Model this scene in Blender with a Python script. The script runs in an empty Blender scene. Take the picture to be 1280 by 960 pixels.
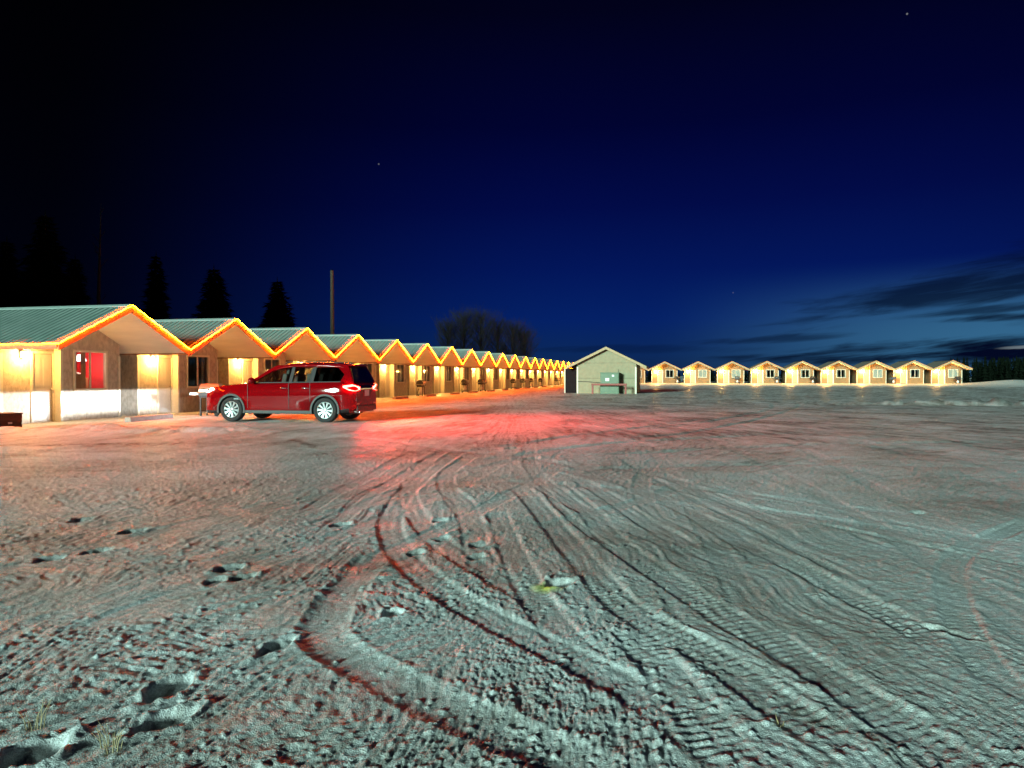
import bpy, bmesh, math, random
import numpy as np
from mathutils import Vector, Matrix

random.seed(7)
rng = np.random.default_rng(11)
PI = math.pi
R = math.radians
scene = bpy.context.scene
COL = scene.collection

# ------------------------------------------------------------------ frame
CAM_H = 1.4
FPX = 887.0                       # focal length in pixels of the 1280 wide photograph
HOR = 470.0
TH = R(13.07)                     # heading of the long row of cabins
U = Vector((math.sin(TH), math.cos(TH), 0))
V = Vector((math.cos(TH), -math.sin(TH), 0))
SPACING = 5.3
ROW_A0 = Vector((-11.73, 21.81, 0))    # ground below the ridge of the first gable, long row
ROW_A_ROT = PI / 2 - TH
ROW_B0 = Vector((25.06, 116.4, 0))     # same, far row
ROW_B_ROT = -TH
SUN_AZ = R(31)                    # travels towards +y, leaning to +x
SUN_EL = R(11.0)


def G(px, py):
    """ground point seen at a pixel of the photograph"""
    z = CAM_H * FPX / (py - HOR)
    return ((px - 640.0) / FPX * z, z)


# ------------------------------------------------------------------ helpers
def link(o):
    COL.objects.link(o)
    return o


def tag(o, label=None, cat=None, group=None, kind=None):
    if label:
        o['label'] = label
    if cat:
        o['category'] = cat
    if group:
        o['group'] = group
    if kind:
        o['kind'] = kind
    return o


def empty(name, loc=(0, 0, 0), rz=0.0, parent=None):
    o = bpy.data.objects.new(name, None)
    o.empty_display_size = 0.2
    o.location = loc
    o.rotation_euler = (0, 0, rz)
    if parent:
        o.parent = parent
    return link(o)


class MB:
    """collects simple shapes and links them as one mesh object"""

    def __init__(self):
        self.v, self.f, self.m = [], [], []
        self.sm = []

    def add(self, verts, faces, mi=0, smooth=False):
        n = len(self.v)
        self.v.extend([tuple(p) for p in verts])
        for f in faces:
            self.f.append(tuple(n + i for i in f))
            self.m.append(mi)
            self.sm.append(smooth)
        return self

    def box(self, c, s, mi=0, rot=None):
        x, y, z = s[0] / 2, s[1] / 2, s[2] / 2
        pts = [Vector((a * x, b * y, d * z)) for a in (-1, 1) for b in (-1, 1) for d in (-1, 1)]
        if rot is not None:
            pts = [rot @ p for p in pts]
        pts = [p + Vector(c) for p in pts]
        F = [(0, 1, 3, 2), (4, 6, 7, 5), (0, 4, 5, 1), (2, 3, 7, 6), (0, 2, 6, 4), (1, 5, 7, 3)]
        return self.add(pts, F, mi)

    def bar(self, a, b, w, h, mi=0, up=(0, 0, 1)):
        a, b = Vector(a), Vector(b)
        d = (b - a)
        L = d.length
        d.normalize()
        s = d.cross(Vector(up))
        if s.length < 1e-5:
            s = d.cross(Vector((0, 1, 0)))
        s.normalize()
        t = s.cross(d)
        pts = []
        for p in (a, b):
            for i, j in ((-1, -1), (1, -1), (1, 1), (-1, 1)):
                pts.append(p + s * (i * w / 2) + t * (j * h / 2))
        F = [(3, 2, 1, 0), (4, 5, 6, 7), (0, 1, 5, 4), (1, 2, 6, 5), (2, 3, 7, 6), (3, 0, 4, 7)]
        return self.add(pts, F, mi)

    def tube(self, pts, r, n=8, mi=0, caps=True, smooth=True):
        pts = [Vector(p) for p in pts]
        rs = r if isinstance(r, (list, tuple)) else [r] * len(pts)
        rings = []
        ref = Vector((0, 0, 1))
        d0 = (pts[1] - pts[0]).normalized()
        if abs(d0.dot(ref)) > 0.95:
            ref = Vector((1, 0, 0))
        for i, p in enumerate(pts):
            d = (pts[min(i + 1, len(pts) - 1)] - pts[max(i - 1, 0)]).normalized()
            s = d.cross(ref).normalized()
            t = s.cross(d)
            rings.append([p + (s * math.cos(2 * PI * k / n) + t * math.sin(2 * PI * k / n)) * rs[i] for k in range(n)])
        V_, F = [], []
        for rg in rings:
            V_ += rg
        for i in range(len(rings) - 1):
            for k in range(n):
                a, b = i * n + k, i * n + (k + 1) % n
                F.append((a, b, b + n, a + n))
        self.add(V_, F, mi, smooth)
        if caps:
            self.add(rings[0], [tuple(range(n))], mi)
            self.add(rings[-1], [tuple(reversed(range(n)))], mi)
        return self

    def lathe(self, prof, c=(0, 0, 0), axis='z', n=24, mi=0, smooth=True, arc=2 * PI, a0=0.0):
        """prof: list of (radius, height along the axis)"""
        full = abs(arc - 2 * PI) < 1e-6
        m = n if full else n + 1
        V_, F = [], []
        for (r, h) in prof:
            for k in range(m):
                a = a0 + arc * k / n
                x, y = r * math.cos(a), r * math.sin(a)
                p = {'z': (x, y, h), 'y': (x, h, y), 'x': (h, x, y)}[axis]
                V_.append((p[0] + c[0], p[1] + c[1], p[2] + c[2]))
        for i in range(len(prof) - 1):
            for k in range(n):
                a = i * m + k
                b = i * m + (k + 1) % m
                F.append((a, b, b + m, a + m))
        return self.add(V_, F, mi, smooth)

    def prism(self, poly, axis, a, b, mi=0):
        """poly in the two other axes, extruded a..b along axis"""
        def P(p, h):
            return {'y': (p[0], h, p[1]), 'x': (h, p[0], p[1]), 'z': (p[0], p[1], h)}[axis]
        n = len(poly)
        V_ = [P(p, a) for p in poly] + [P(p, b) for p in poly]
        F = [tuple(range(n)), tuple(reversed(range(n, 2 * n)))]
        for i in range(n):
            j = (i + 1) % n
            F.append((i, i + n, j + n, j))
        return self.add(V_, F, mi)

    def mesh(self, name, mats, bevel=0.0, fix=True):
        me = bpy.data.meshes.new(name)
        me.from_pydata(self.v, [], self.f)
        for m in (mats if isinstance(mats, (list, tuple)) else [mats]):
            me.materials.append(m)
        me.polygons.foreach_set('material_index', self.m)
        me.polygons.foreach_set('use_smooth', self.sm)
        if bevel or fix:
            bm = bmesh.new()
            bm.from_mesh(me)
            if fix:
                bmesh.ops.recalc_face_normals(bm, faces=bm.faces)
            if bevel:
                es = [e for e in bm.edges if len(e.link_faces) == 2 and e.calc_face_angle(0) > 0.6]
                bmesh.ops.bevel(bm, geom=es, offset=bevel, segments=2, profile=0.6, affect='EDGES', clamp_overlap=True)
            bm.to_mesh(me)
            bm.free()
        me.update()
        return me

    def build(self, name, mats, parent=None, bevel=0.0, loc=None, fix=True):
        o = bpy.data.objects.new(name, self.mesh(name, mats, bevel, fix))
        if parent:
            o.parent = parent
        if loc:
            o.location = loc
        return link(o)


KIDS = {}


def kids(o):
    return [c for c in COL.objects if c.parent == o]


def copy_tree(o, parent=None, tree=None):
    """a thing with copies of its parts and their sub-parts"""
    c = o.copy()
    COL.objects.link(c)
    if parent is not None:
        c.parent = parent
    for ch in tree[o.name]:
        copy_tree(ch, c, tree)
    return c


def tree_of(root):
    t = {}

    def walk(o):
        t[o.name] = [c for c in list(COL.objects) if c.parent == o]
        for c in t[o.name]:
            walk(c)
    walk(root)
    return t


# ------------------------------------------------------------------ materials
def mat(name, base, rough=0.6, metal=0.0, var=0.0, vscale=6.0, bump=0.0, bscale=40.0, col2=None, coat=0.0,
        emit=None, estr=0.0, spec=0.5, detail=6.0, stretch=None):
    m = bpy.data.materials.new(name)
    m.use_nodes = True
    nt = m.node_tree
    b = nt.nodes['Principled BSDF']
    b.inputs['Base Color'].default_value = (*base, 1)
    b.inputs['Roughness'].default_value = rough
    b.inputs['Metallic'].default_value = metal
    b.inputs['Specular IOR Level'].default_value = spec
    b.inputs['Coat Weight'].default_value = coat
    b.inputs['Coat Roughness'].default_value = 0.05
    if emit:
        b.inputs['Emission Color'].default_value = (*emit, 1)
        b.inputs['Emission Strength'].default_value = estr
    tc = nt.nodes.new('ShaderNodeTexCoord')
    vec = tc.outputs['Object']
    if stretch:
        mp = nt.nodes.new('ShaderNodeMapping')
        mp.inputs['Scale'].default_value = stretch
        nt.links.new(vec, mp.inputs['Vector'])
        vec = mp.outputs['Vector']
    if var or col2:
        n = nt.nodes.new('ShaderNodeTexNoise')
        n.inputs['Scale'].default_value = vscale
        n.inputs['Detail'].default_value = detail
        n.inputs['Roughness'].default_value = 0.65
        nt.links.new(vec, n.inputs['Vector'])
        cr = nt.nodes.new('ShaderNodeValToRGB')
        cr.color_ramp.elements[0].position = 0.32
        cr.color_ramp.elements[1].position = 0.68
        c2 = col2 if col2 else tuple(min(1, c * (1 + var)) for c in base)
        c1 = base if col2 else tuple(c * (1 - var) for c in base)
        cr.color_ramp.elements[0].color = (*c1, 1)
        cr.color_ramp.elements[1].color = (*c2, 1)
        nt.links.new(n.outputs['Fac'], cr.inputs['Fac'])
        nt.links.new(cr.outputs['Color'], b.inputs['Base Color'])
    if bump:
        n2 = nt.nodes.new('ShaderNodeTexNoise')
        n2.inputs['Scale'].default_value = bscale
        n2.inputs['Detail'].default_value = 5
        nt.links.new(vec, n2.inputs['Vector'])
        bp = nt.nodes.new('ShaderNodeBump')
        bp.inputs['Strength'].default_value = bump
        bp.inputs['Distance'].default_value = 0.02
        nt.links.new(n2.outputs['Fac'], bp.inputs['Height'])
        nt.links.new(bp.outputs['Normal'], b.inputs['Normal'])
    return m


def glass_mat(name, tint=(0.5, 0.55, 0.55), clear=0.8, ior=1.5):
    """thin pane: mostly lets light through, mirrors at grazing angles"""
    m = bpy.data.materials.new(name)
    m.use_nodes = True
    nt = m.node_tree
    nt.nodes.clear()
    out = nt.nodes.new('ShaderNodeOutputMaterial')
    tr = nt.nodes.new('ShaderNodeBsdfTransparent')
    tr.inputs['Color'].default_value = (*[t * clear for t in tint], 1)
    gl = nt.nodes.new('ShaderNodeBsdfGlossy')
    gl.inputs['Roughness'].default_value = 0.03
    gl.inputs['Color'].default_value = (0.9, 0.9, 0.9, 1)
    lw = nt.nodes.new('ShaderNodeLayerWeight')
    lw.inputs['Blend'].default_value = 0.5
    pw = nt.nodes.new('ShaderNodeMath')
    pw.operation = 'POWER'
    pw.inputs[1].default_value = 4.0
    nt.links.new(lw.outputs['Facing'], pw.inputs[0])
    fr = nt.nodes.new('ShaderNodeMath')
    fr.operation = 'MULTIPLY_ADD'
    fr.inputs[1].default_value = 0.7
    fr.inputs[2].default_value = ((ior - 1) / (ior + 1)) ** 2
    nt.links.new(pw.outputs[0], fr.inputs[0])
    mx = nt.nodes.new('ShaderNodeMixShader')
    nt.links.new(fr.outputs[0], mx.inputs[0])
    nt.links.new(tr.outputs[0], mx.inputs[1])
    nt.links.new(gl.outputs[0], mx.inputs[2])
    nt.links.new(mx.outputs[0], out.inputs[0])
    return m


def emit_mat(name, col, s):
    m = bpy.data.materials.new(name)
    m.use_nodes = True
    nt = m.node_tree
    nt.nodes.clear()
    out = nt.nodes.new('ShaderNodeOutputMaterial')
    e = nt.nodes.new('ShaderNodeEmission')
    e.inputs['Color'].default_value = (*col, 1)
    e.inputs['Strength'].default_value = s
    nt.links.new(e.outputs[0], out.inputs[0])
    return m


M = {}
M['osb'] = mat('osb_board', (0.38, 0.32, 0.24), 0.75, col2=(0.64, 0.56, 0.45), vscale=9, bump=0.35, bscale=55, stretch=(1, 1, 0.6))
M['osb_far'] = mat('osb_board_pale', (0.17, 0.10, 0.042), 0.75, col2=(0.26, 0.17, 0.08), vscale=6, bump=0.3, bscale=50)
M['soffit'] = mat('soffit_ply', (0.78, 0.70, 0.60), 0.7, var=0.08, vscale=3, bump=0.08, bscale=60, stretch=(1, 0.2, 1))
M['fascia'] = mat('fascia_brown', (0.23, 0.12, 0.06), 0.6, var=0.2, vscale=8, bump=0.1)
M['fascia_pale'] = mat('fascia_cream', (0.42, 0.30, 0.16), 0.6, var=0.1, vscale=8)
M['trim'] = mat('trim_cream', (0.74, 0.68, 0.53), 0.55, var=0.08, vscale=10)
M['metal_roof'] = mat('roof_sheet', (0.22, 0.30, 0.26), 0.5, metal=0.1, col2=(0.31, 0.38, 0.34), vscale=1.6, bump=0.05, bscale=8)
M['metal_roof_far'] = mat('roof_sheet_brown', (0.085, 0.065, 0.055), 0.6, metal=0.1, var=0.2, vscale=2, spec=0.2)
M['ridge'] = mat('ridge_cap', (0.42, 0.5, 0.46), 0.45, metal=0.2, var=0.12, vscale=5)
M['door'] = mat('door_paint', (0.55, 0.52, 0.46), 0.45, var=0.07, vscale=4)
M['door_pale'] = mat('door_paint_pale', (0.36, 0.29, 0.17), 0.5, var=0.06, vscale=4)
M['pane'] = glass_mat('window_pane', (0.7, 0.75, 0.75), 0.85)
M['curtain'] = mat('curtain_cloth', (0.42, 0.36, 0.28), 0.9, var=0.1, vscale=9)
M['blind'] = mat('blind_white', (0.75, 0.72, 0.62), 0.8, var=0.05)
M['redwall'] = mat('red_room_wall', (0.62, 0.03, 0.04), 0.7, var=0.2, vscale=3)
M['wood'] = mat('wood_pale', (0.55, 0.33, 0.16), 0.6, var=0.2, vscale=5, stretch=(4, 4, 0.5))
M['darkmetal'] = mat('dark_metal', (0.03, 0.03, 0.032), 0.45, metal=0.6, var=0.2)
M['black'] = mat('black_plastic', (0.014, 0.014, 0.015), 0.55, var=0.2, bump=0.05)
M['steel'] = mat('steel', (0.55, 0.55, 0.54), 0.32, metal=1.0, var=0.08, vscale=12)
M['white'] = mat('white_paint', (0.78, 0.78, 0.76), 0.5, var=0.05)
M['concrete'] = mat('concrete', (0.30, 0.29, 0.26), 0.85, var=0.25, vscale=9, bump=0.4, bscale=50)
M['rope'] = emit_mat('rope_light_glow', (1.0, 0.070, 0.0010), 540.0)
M['rope_far'] = emit_mat('far_rope_glow', (1.0, 0.36, 0.06), 2.6)
M['bulb'] = emit_mat('porch_bulb_glow', (1.0, 0.74, 0.34), 30.0)
M['paint'] = mat('red_car_paint', (0.20, 0.0012, 0.003), 0.45, metal=0.0, coat=0.7, var=0.04, vscale=2, spec=0.0)
M['tyre'] = mat('tyre_rubber', (0.018, 0.018, 0.018), 0.8, bump=0.3, bscale=60)
M['rim'] = mat('rim_alloy', (0.40, 0.41, 0.41), 0.32, metal=0.75, var=0.04)
M['carglass'] = glass_mat('car_glass', (0.5, 0.52, 0.52), 0.9)
M['darkglass'] = glass_mat('car_privacy_glass', (0.06, 0.06, 0.065), 0.9, 1.22)
M['seat'] = mat('seat_cloth', (0.32, 0.28, 0.23), 0.8, var=0.15)
M['clad'] = mat('arch_cladding', (0.045, 0.043, 0.043), 0.6, var=0.15)
M['chrome'] = mat('chrome', (0.8, 0.8, 0.8), 0.12, metal=1.0)
M['tail'] = emit_mat('tail_lamp_glow', (1.0, 0.03, 0.02), 45.0)
M['head'] = emit_mat('head_lamp_glow', (0.85, 0.93, 1.0), 14.0)
M['plate'] = mat('plate', (0.75, 0.74, 0.72), 0.5, var=0.05)
M['shedwall'] = mat('shed_board', (0.27, 0.235, 0.145), 0.8, col2=(0.35, 0.30, 0.19), vscale=3.5, bump=0.25, bscale=40)
M['shedroof'] = mat('shed_roof', (0.05, 0.06, 0.055), 0.7, var=0.2)
M['sheddark'] = mat('shed_dark_steel', (0.016, 0.011, 0.012), 0.8, var=0.2, vscale=4, spec=0.1)
M['green'] = mat('green_cabinet', (0.085, 0.145, 0.075), 0.45, var=0.12, vscale=5)
M['redpipe'] = mat('red_pipe', (0.24, 0.028, 0.015), 0.5, var=0.25, vscale=9)
M['brownbox'] = mat('dark_brown_wood', (0.06, 0.028, 0.016), 0.7, var=0.3, vscale=7, stretch=(1, 1, 6))
M['pole'] = mat('pole_wood', (0.11, 0.095, 0.065), 0.85, var=0.25, vscale=6, stretch=(8, 8, 0.4))
M['bark'] = mat('bark', (0.022, 0.017, 0.014), 0.9, var=0.3, vscale=8)
M['needles'] = mat('spruce_needles', (0.003, 0.0045, 0.003), 0.9, col2=(0.006, 0.009, 0.0055), vscale=1.2, spec=0.0)
M['twigs'] = mat('bare_twigs', (0.011, 0.008, 0.007), 0.9, var=0.3)
M['drygrass'] = mat('dry_grass', (0.42, 0.31, 0.16), 0.8, var=0.3, vscale=20)

# ------------------------------------------------------------------ ground
_perm = rng.permutation(4096)
_gang = rng.random(4096) * 2 * PI


def perlin(x, y):
    xi, yi = np.floor(x).astype(np.int64), np.floor(y).astype(np.int64)
    fx, fy = x - xi, y - yi
    u, v = fx * fx * fx * (fx * (fx * 6 - 15) + 10), fy * fy * fy * (fy * (fy * 6 - 15) + 10)

    def g(ix, iy, dx, dy):
        h = _perm[(_perm[ix & 4095] + iy) & 4095]
        a = _gang[h]
        return np.cos(a) * dx + np.sin(a) * dy
    n00 = g(xi, yi, fx, fy)
    n10 = g(xi + 1, yi, fx - 1, fy)
    n01 = g(xi, yi + 1, fx, fy - 1)
    n11 = g(xi + 1, yi + 1, fx - 1, fy - 1)
    return ((n00 * (1 - u) + n10 * u) * (1 - v) + (n01 * (1 - u) + n11 * u) * v) * 1.5


def fbm(x, y, o=4, g=0.5):
    s, a = 0, 1.0
    for i in range(o):
        s = s + a * perlin(x * 2 ** i + 17.3 * i, y * 2 ** i + 9.1 * i)
        a *= g
    return s


def sstep(a, b, x):
    t = np.clip((x - a) / (b - a), 0, 1)
    return t * t * (3 - 2 * t)


def catmull(P, step=0.12):
    P = [np.array(p, float) for p in P]
    P = [2 * P[0] - P[1]] + P + [2 * P[-1] - P[-2]]
    out = []
    for i in range(1, len(P) - 2):
        p0, p1, p2, p3 = P[i - 1:i + 3]
        n = max(2, int(np.linalg.norm(p2 - p1) / step))
        n = min(n, 40)
        for k in range(n):
            t = k / n
            out.append(0.5 * (2 * p1 + (p2 - p0) * t + (2 * p0 - 5 * p1 + 4 * p2 - p3) * t * t + (3 * p1 - p0 - 3 * p2 + p3) * t ** 3))
    out.append(P[-2])
    return np.array(out)


def offset_path(C, d):
    T = np.gradient(C, axis=0)
    T /= np.linalg.norm(T, axis=1)[:, None] + 1e-9
    return C + np.stack([-T[:, 1], T[:, 0]], 1) * d


def px_path(pts):
    return catmull([G(*p) for p in pts])


# tyre tracks, each: path on the ground, half width, depth, tread depth, soft
TRACKS = []
TRACKS.append((px_path([(470, 690), (446, 719), (408, 772), (404, 800), (440, 826), (526, 872), (602, 907), (690, 945), (790, 990)]), 0.12, 0.0180, 0.0004))
TRACKS.append((px_path([(575, 563), (535, 590), (503, 620), (487, 655), (505, 695), (552, 738), (610, 772), (680, 806), (770, 850), (860, 905)]), 0.13, 0.0130, 0.0021))
TRACKS.append((px_path([(588, 570), (560, 590), (560, 612), (580, 630), (592, 665), (602, 700), (640, 740)]), 0.13, 0.0110, 0.0014))
TRACKS.append((px_path([(540, 570), (515, 600), (512, 628), (540, 668), (590, 705), (660, 745), (720, 790)]), 0.12, 0.0090, 0.0014))
TRACKS.append((px_path([(520, 562), (470, 590), (430, 610), (380, 640)]), 0.10, 0.0100, 0.0010))
TRACKS.append((px_path([(552, 565), (495, 598), (455, 625), (405, 665)]), 0.10, 0.0100, 0.0010))
TRACKS.append((px_path([(425, 545), (500, 553), (570, 562), (660, 572), (740, 588)]), 0.13, 0.0170, 0.0000))
TRACKS.append((px_path([(690, 600), (735, 640), (770, 680), (850, 735), (930, 785), (1025, 840), (1130, 910), (1230, 985)]), 0.13, 0.0100, 0.0035))
TRACKS.append((px_path([(650, 610), (690, 655), (740, 715), (790, 765), (880, 815), (960, 870), (1060, 940)]), 0.13, 0.0120, 0.0031))
TRACKS.append((px_path([(720, 598), (760, 622), (800, 650), (870, 690)]), 0.12, 0.0100, 0.0014))
TRACKS.append((px_path([(900, 668), (990, 706), (1060, 742), (1120, 772), (1190, 815)]), 0.12, 0.0110, 0.0035))
TRACKS.append((px_path([(860, 640), (905, 668), (940, 690), (965, 712)]), 0.12, 0.0100, 0.0021))
TRACKS.append((px_path([(620, 640), (640, 690), (665, 740), (700, 790), (760, 840)]), 0.12, 0.0110, 0.0014))
TRACKS.append((px_path([(1290, 650), (1205, 690), (1192, 735), (1215, 800), (1270, 880)]), 0.10, 0.0090, 0.0017))
TRACKS.append((px_path([(780, 780), (840, 850), (900, 930), (930, 980)]), 0.12, 0.0100, 0.0031))
TRACKS.append((px_path([(930, 770), (1010, 830), (1110, 890), (1230, 950)]), 0.12, 0.0080, 0.0031))
for pts, d in ((((690, 528), (800, 536), (915, 522), (968, 508), (940, 498), (880, 494)), 0.03),
               (((690, 540), (820, 545), (940, 526), (1000, 506), (960, 496)), 0.03),
               (((560, 566), (640, 556), (760, 540), (880, 524)), 0.03),
               (((600, 575), (720, 560), (860, 548), (1020, 540)), 0.025),
               (((640, 590), (800, 585), (1000, 580), (1250, 585)), 0.02),
               (((620, 600), (760, 612), (960, 640), (1280, 690)), 0.018),
               (((640, 575), (820, 566), (1020, 556), (1280, 552)), 0.022)):
    TRACKS.append((px_path(pts), 0.15, d * 0.6, 0.0))
# lanes running up and down the yard
for x0, dx, y0, y1, bend in ((2.2, 0.9, 4, 30, 1.0), (4.5, 1.5, 5, 40, 2.2), (7.5, 3.5, 6, 45, 3.0), (-0.5, 1.4, 9, 30, -1.5),
                             (11, 6, 9, 50, 4.0), (-3.2, 2.6, 4, 16, 0.6), (-4.6, 3.0, 5, 17, 0.9), (6.0, 2.0, 3.5, 24, 1.6), (3.4, 0.4, 3, 14, 0.8)):
    t = np.linspace(0, 1, 9)
    C = catmull(np.stack([x0 + dx * t + bend * np.sin(PI * t), y0 + (y1 - y0) * t], 1), 0.4)
    for s in (-0.8, 0.8):
        TRACKS.append((offset_path(C, s), 0.11, 0.005, 0.0012))

rt = random.Random(5)
for n in range(20):                       # a fan of turning tracks
    a0 = rt.uniform(-1.6, 2.6)
    b0 = rt.uniform(9.5, 14.5)
    ex = rt.uniform(0.6, 6.5) if n % 4 else rt.uniform(-3.5, -0.5)
    ey = rt.uniform(2.4, 5.5)
    bd = rt.uniform(-1.2, 0.5)
    t = np.linspace(0, 1, 8)
    C = catmull(np.stack([a0 + (ex - a0) * t ** 1.4 + bd * np.sin(PI * t), b0 + (ey - b0) * t], 1), 0.2)
    n0 = rt.randint(0, len(C) // 3)
    n1 = len(C) - rt.randint(0, len(C) // 3)
    TRACKS.append((C[n0:n1], rt.choice((0.05, 0.08, 0.11, 0.12)), rt.uniform(0.005, 0.010), rt.choice((0.0008, 0.0018, 0.0022))))

FEET = [(210, 862, 0.145, 0.06, 1.35, 0.07), (205, 902, 0.13, 0.058, 0.95, 0.07), (38, 945, 0.13, 0.07, 1.2, 0.08), (345, 808, 0.15, 0.045, 1.25, 0.06),
        (490, 768, 0.08, 0.05, 1.2, 0.05), (285, 712, 0.12, 0.07, 1.0, 0.05), (302, 724, 0.11, 0.06, 1.1, 0.05), (268, 728, 0.1, 0.06, 1.4, 0.035),
        (520, 690, 0.1, 0.06, 1.3, 0.035), (596, 695, 0.1, 0.06, 1.2, 0.04), (550, 650, 0.1, 0.06, 1.2, 0.035), (553, 672, 0.1, 0.06, 1.3, 0.03),
        (598, 680, 0.12, 0.06, 1.2, 0.03), (700, 730, 0.12, 0.07, 0.6, 0.045), (640, 560, 0.2, 0.1, 1.0, 0.04), (665, 572, 0.2, 0.1, 1.0, 0.04),
        (425, 655, 0.14, 0.07, 1.1, 0.04), (100, 650, 0.14, 0.07, 1.3, 0.04), (165, 665, 0.14, 0.07, 1.1, 0.04), (60, 700, 0.12, 0.07, 1.2, 0.035),
        (120, 690, 0.14, 0.07, 1.1, 0.035), (1150, 640, 0.12, 0.06, 1.0, 0.03), (1190, 790, 0.16, 0.04, 2.2, 0.04)]
FEET = [(*G(a, b), l, w, an, d) for a, b, l, w, an, d in FEET]


def seg_dist(x, y, C, lim):
    """distance to a polyline, the length along it and the side; inf when farther than lim"""
    best = np.full(x.shape, 1e9)
    along = np.zeros(x.shape)
    side = np.zeros(x.shape)
    lo, hi = C.min(0) - lim, C.max(0) + lim
    idx = np.nonzero((x > lo[0]) & (x < hi[0]) & (y > lo[1]) & (y < hi[1]))[0]
    if len(idx) == 0:
        return idx, None, None, None
    px, py = x[idx], y[idx]
    b = np.full(px.shape, 1e9)
    al = np.zeros(px.shape)
    sd = np.zeros(px.shape)
    L = 0.0
    for i in range(len(C) - 1):
        a, c = C[i], C[i + 1]
        d = c - a
        n2 = d @ d
        if n2 < 1e-12:
            continue
        ln = math.sqrt(n2)
        m = np.nonzero((px > min(a[0], c[0]) - lim) & (px < max(a[0], c[0]) + lim) & (py > min(a[1], c[1]) - lim) & (py < max(a[1], c[1]) + lim))[0]
        if len(m):
            qx, qy = px[m] - a[0], py[m] - a[1]
            t = np.clip((qx * d[0] + qy * d[1]) / n2, 0, 1)
            ex, ey = qx - t * d[0], qy - t * d[1]
            ds = np.sqrt(ex * ex + ey * ey)
            k = ds < b[m]
            mk = m[k]
            b[mk] = ds[k]
            al[mk] = L + t[k] * ln
            sd[mk] = np.sign(d[0] * ey[k] - d[1] * ex[k])
        L += ln
    return idx, b, al, sd


def row_a_depth(x, y):
    """distance in front of (-) or behind (+) the gable line of the long row"""
    return -((x - ROW_A0.x) * V.x + (y - ROW_A0.y) * V.y)


def row_b_depth(x, y):
    return (x - ROW_B0.x) * U.x + (y - ROW_B0.y) * U.y


CAR_POS = Vector((-6.93, 22.45, 0))
CAR_ROT = R(169.5)


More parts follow.
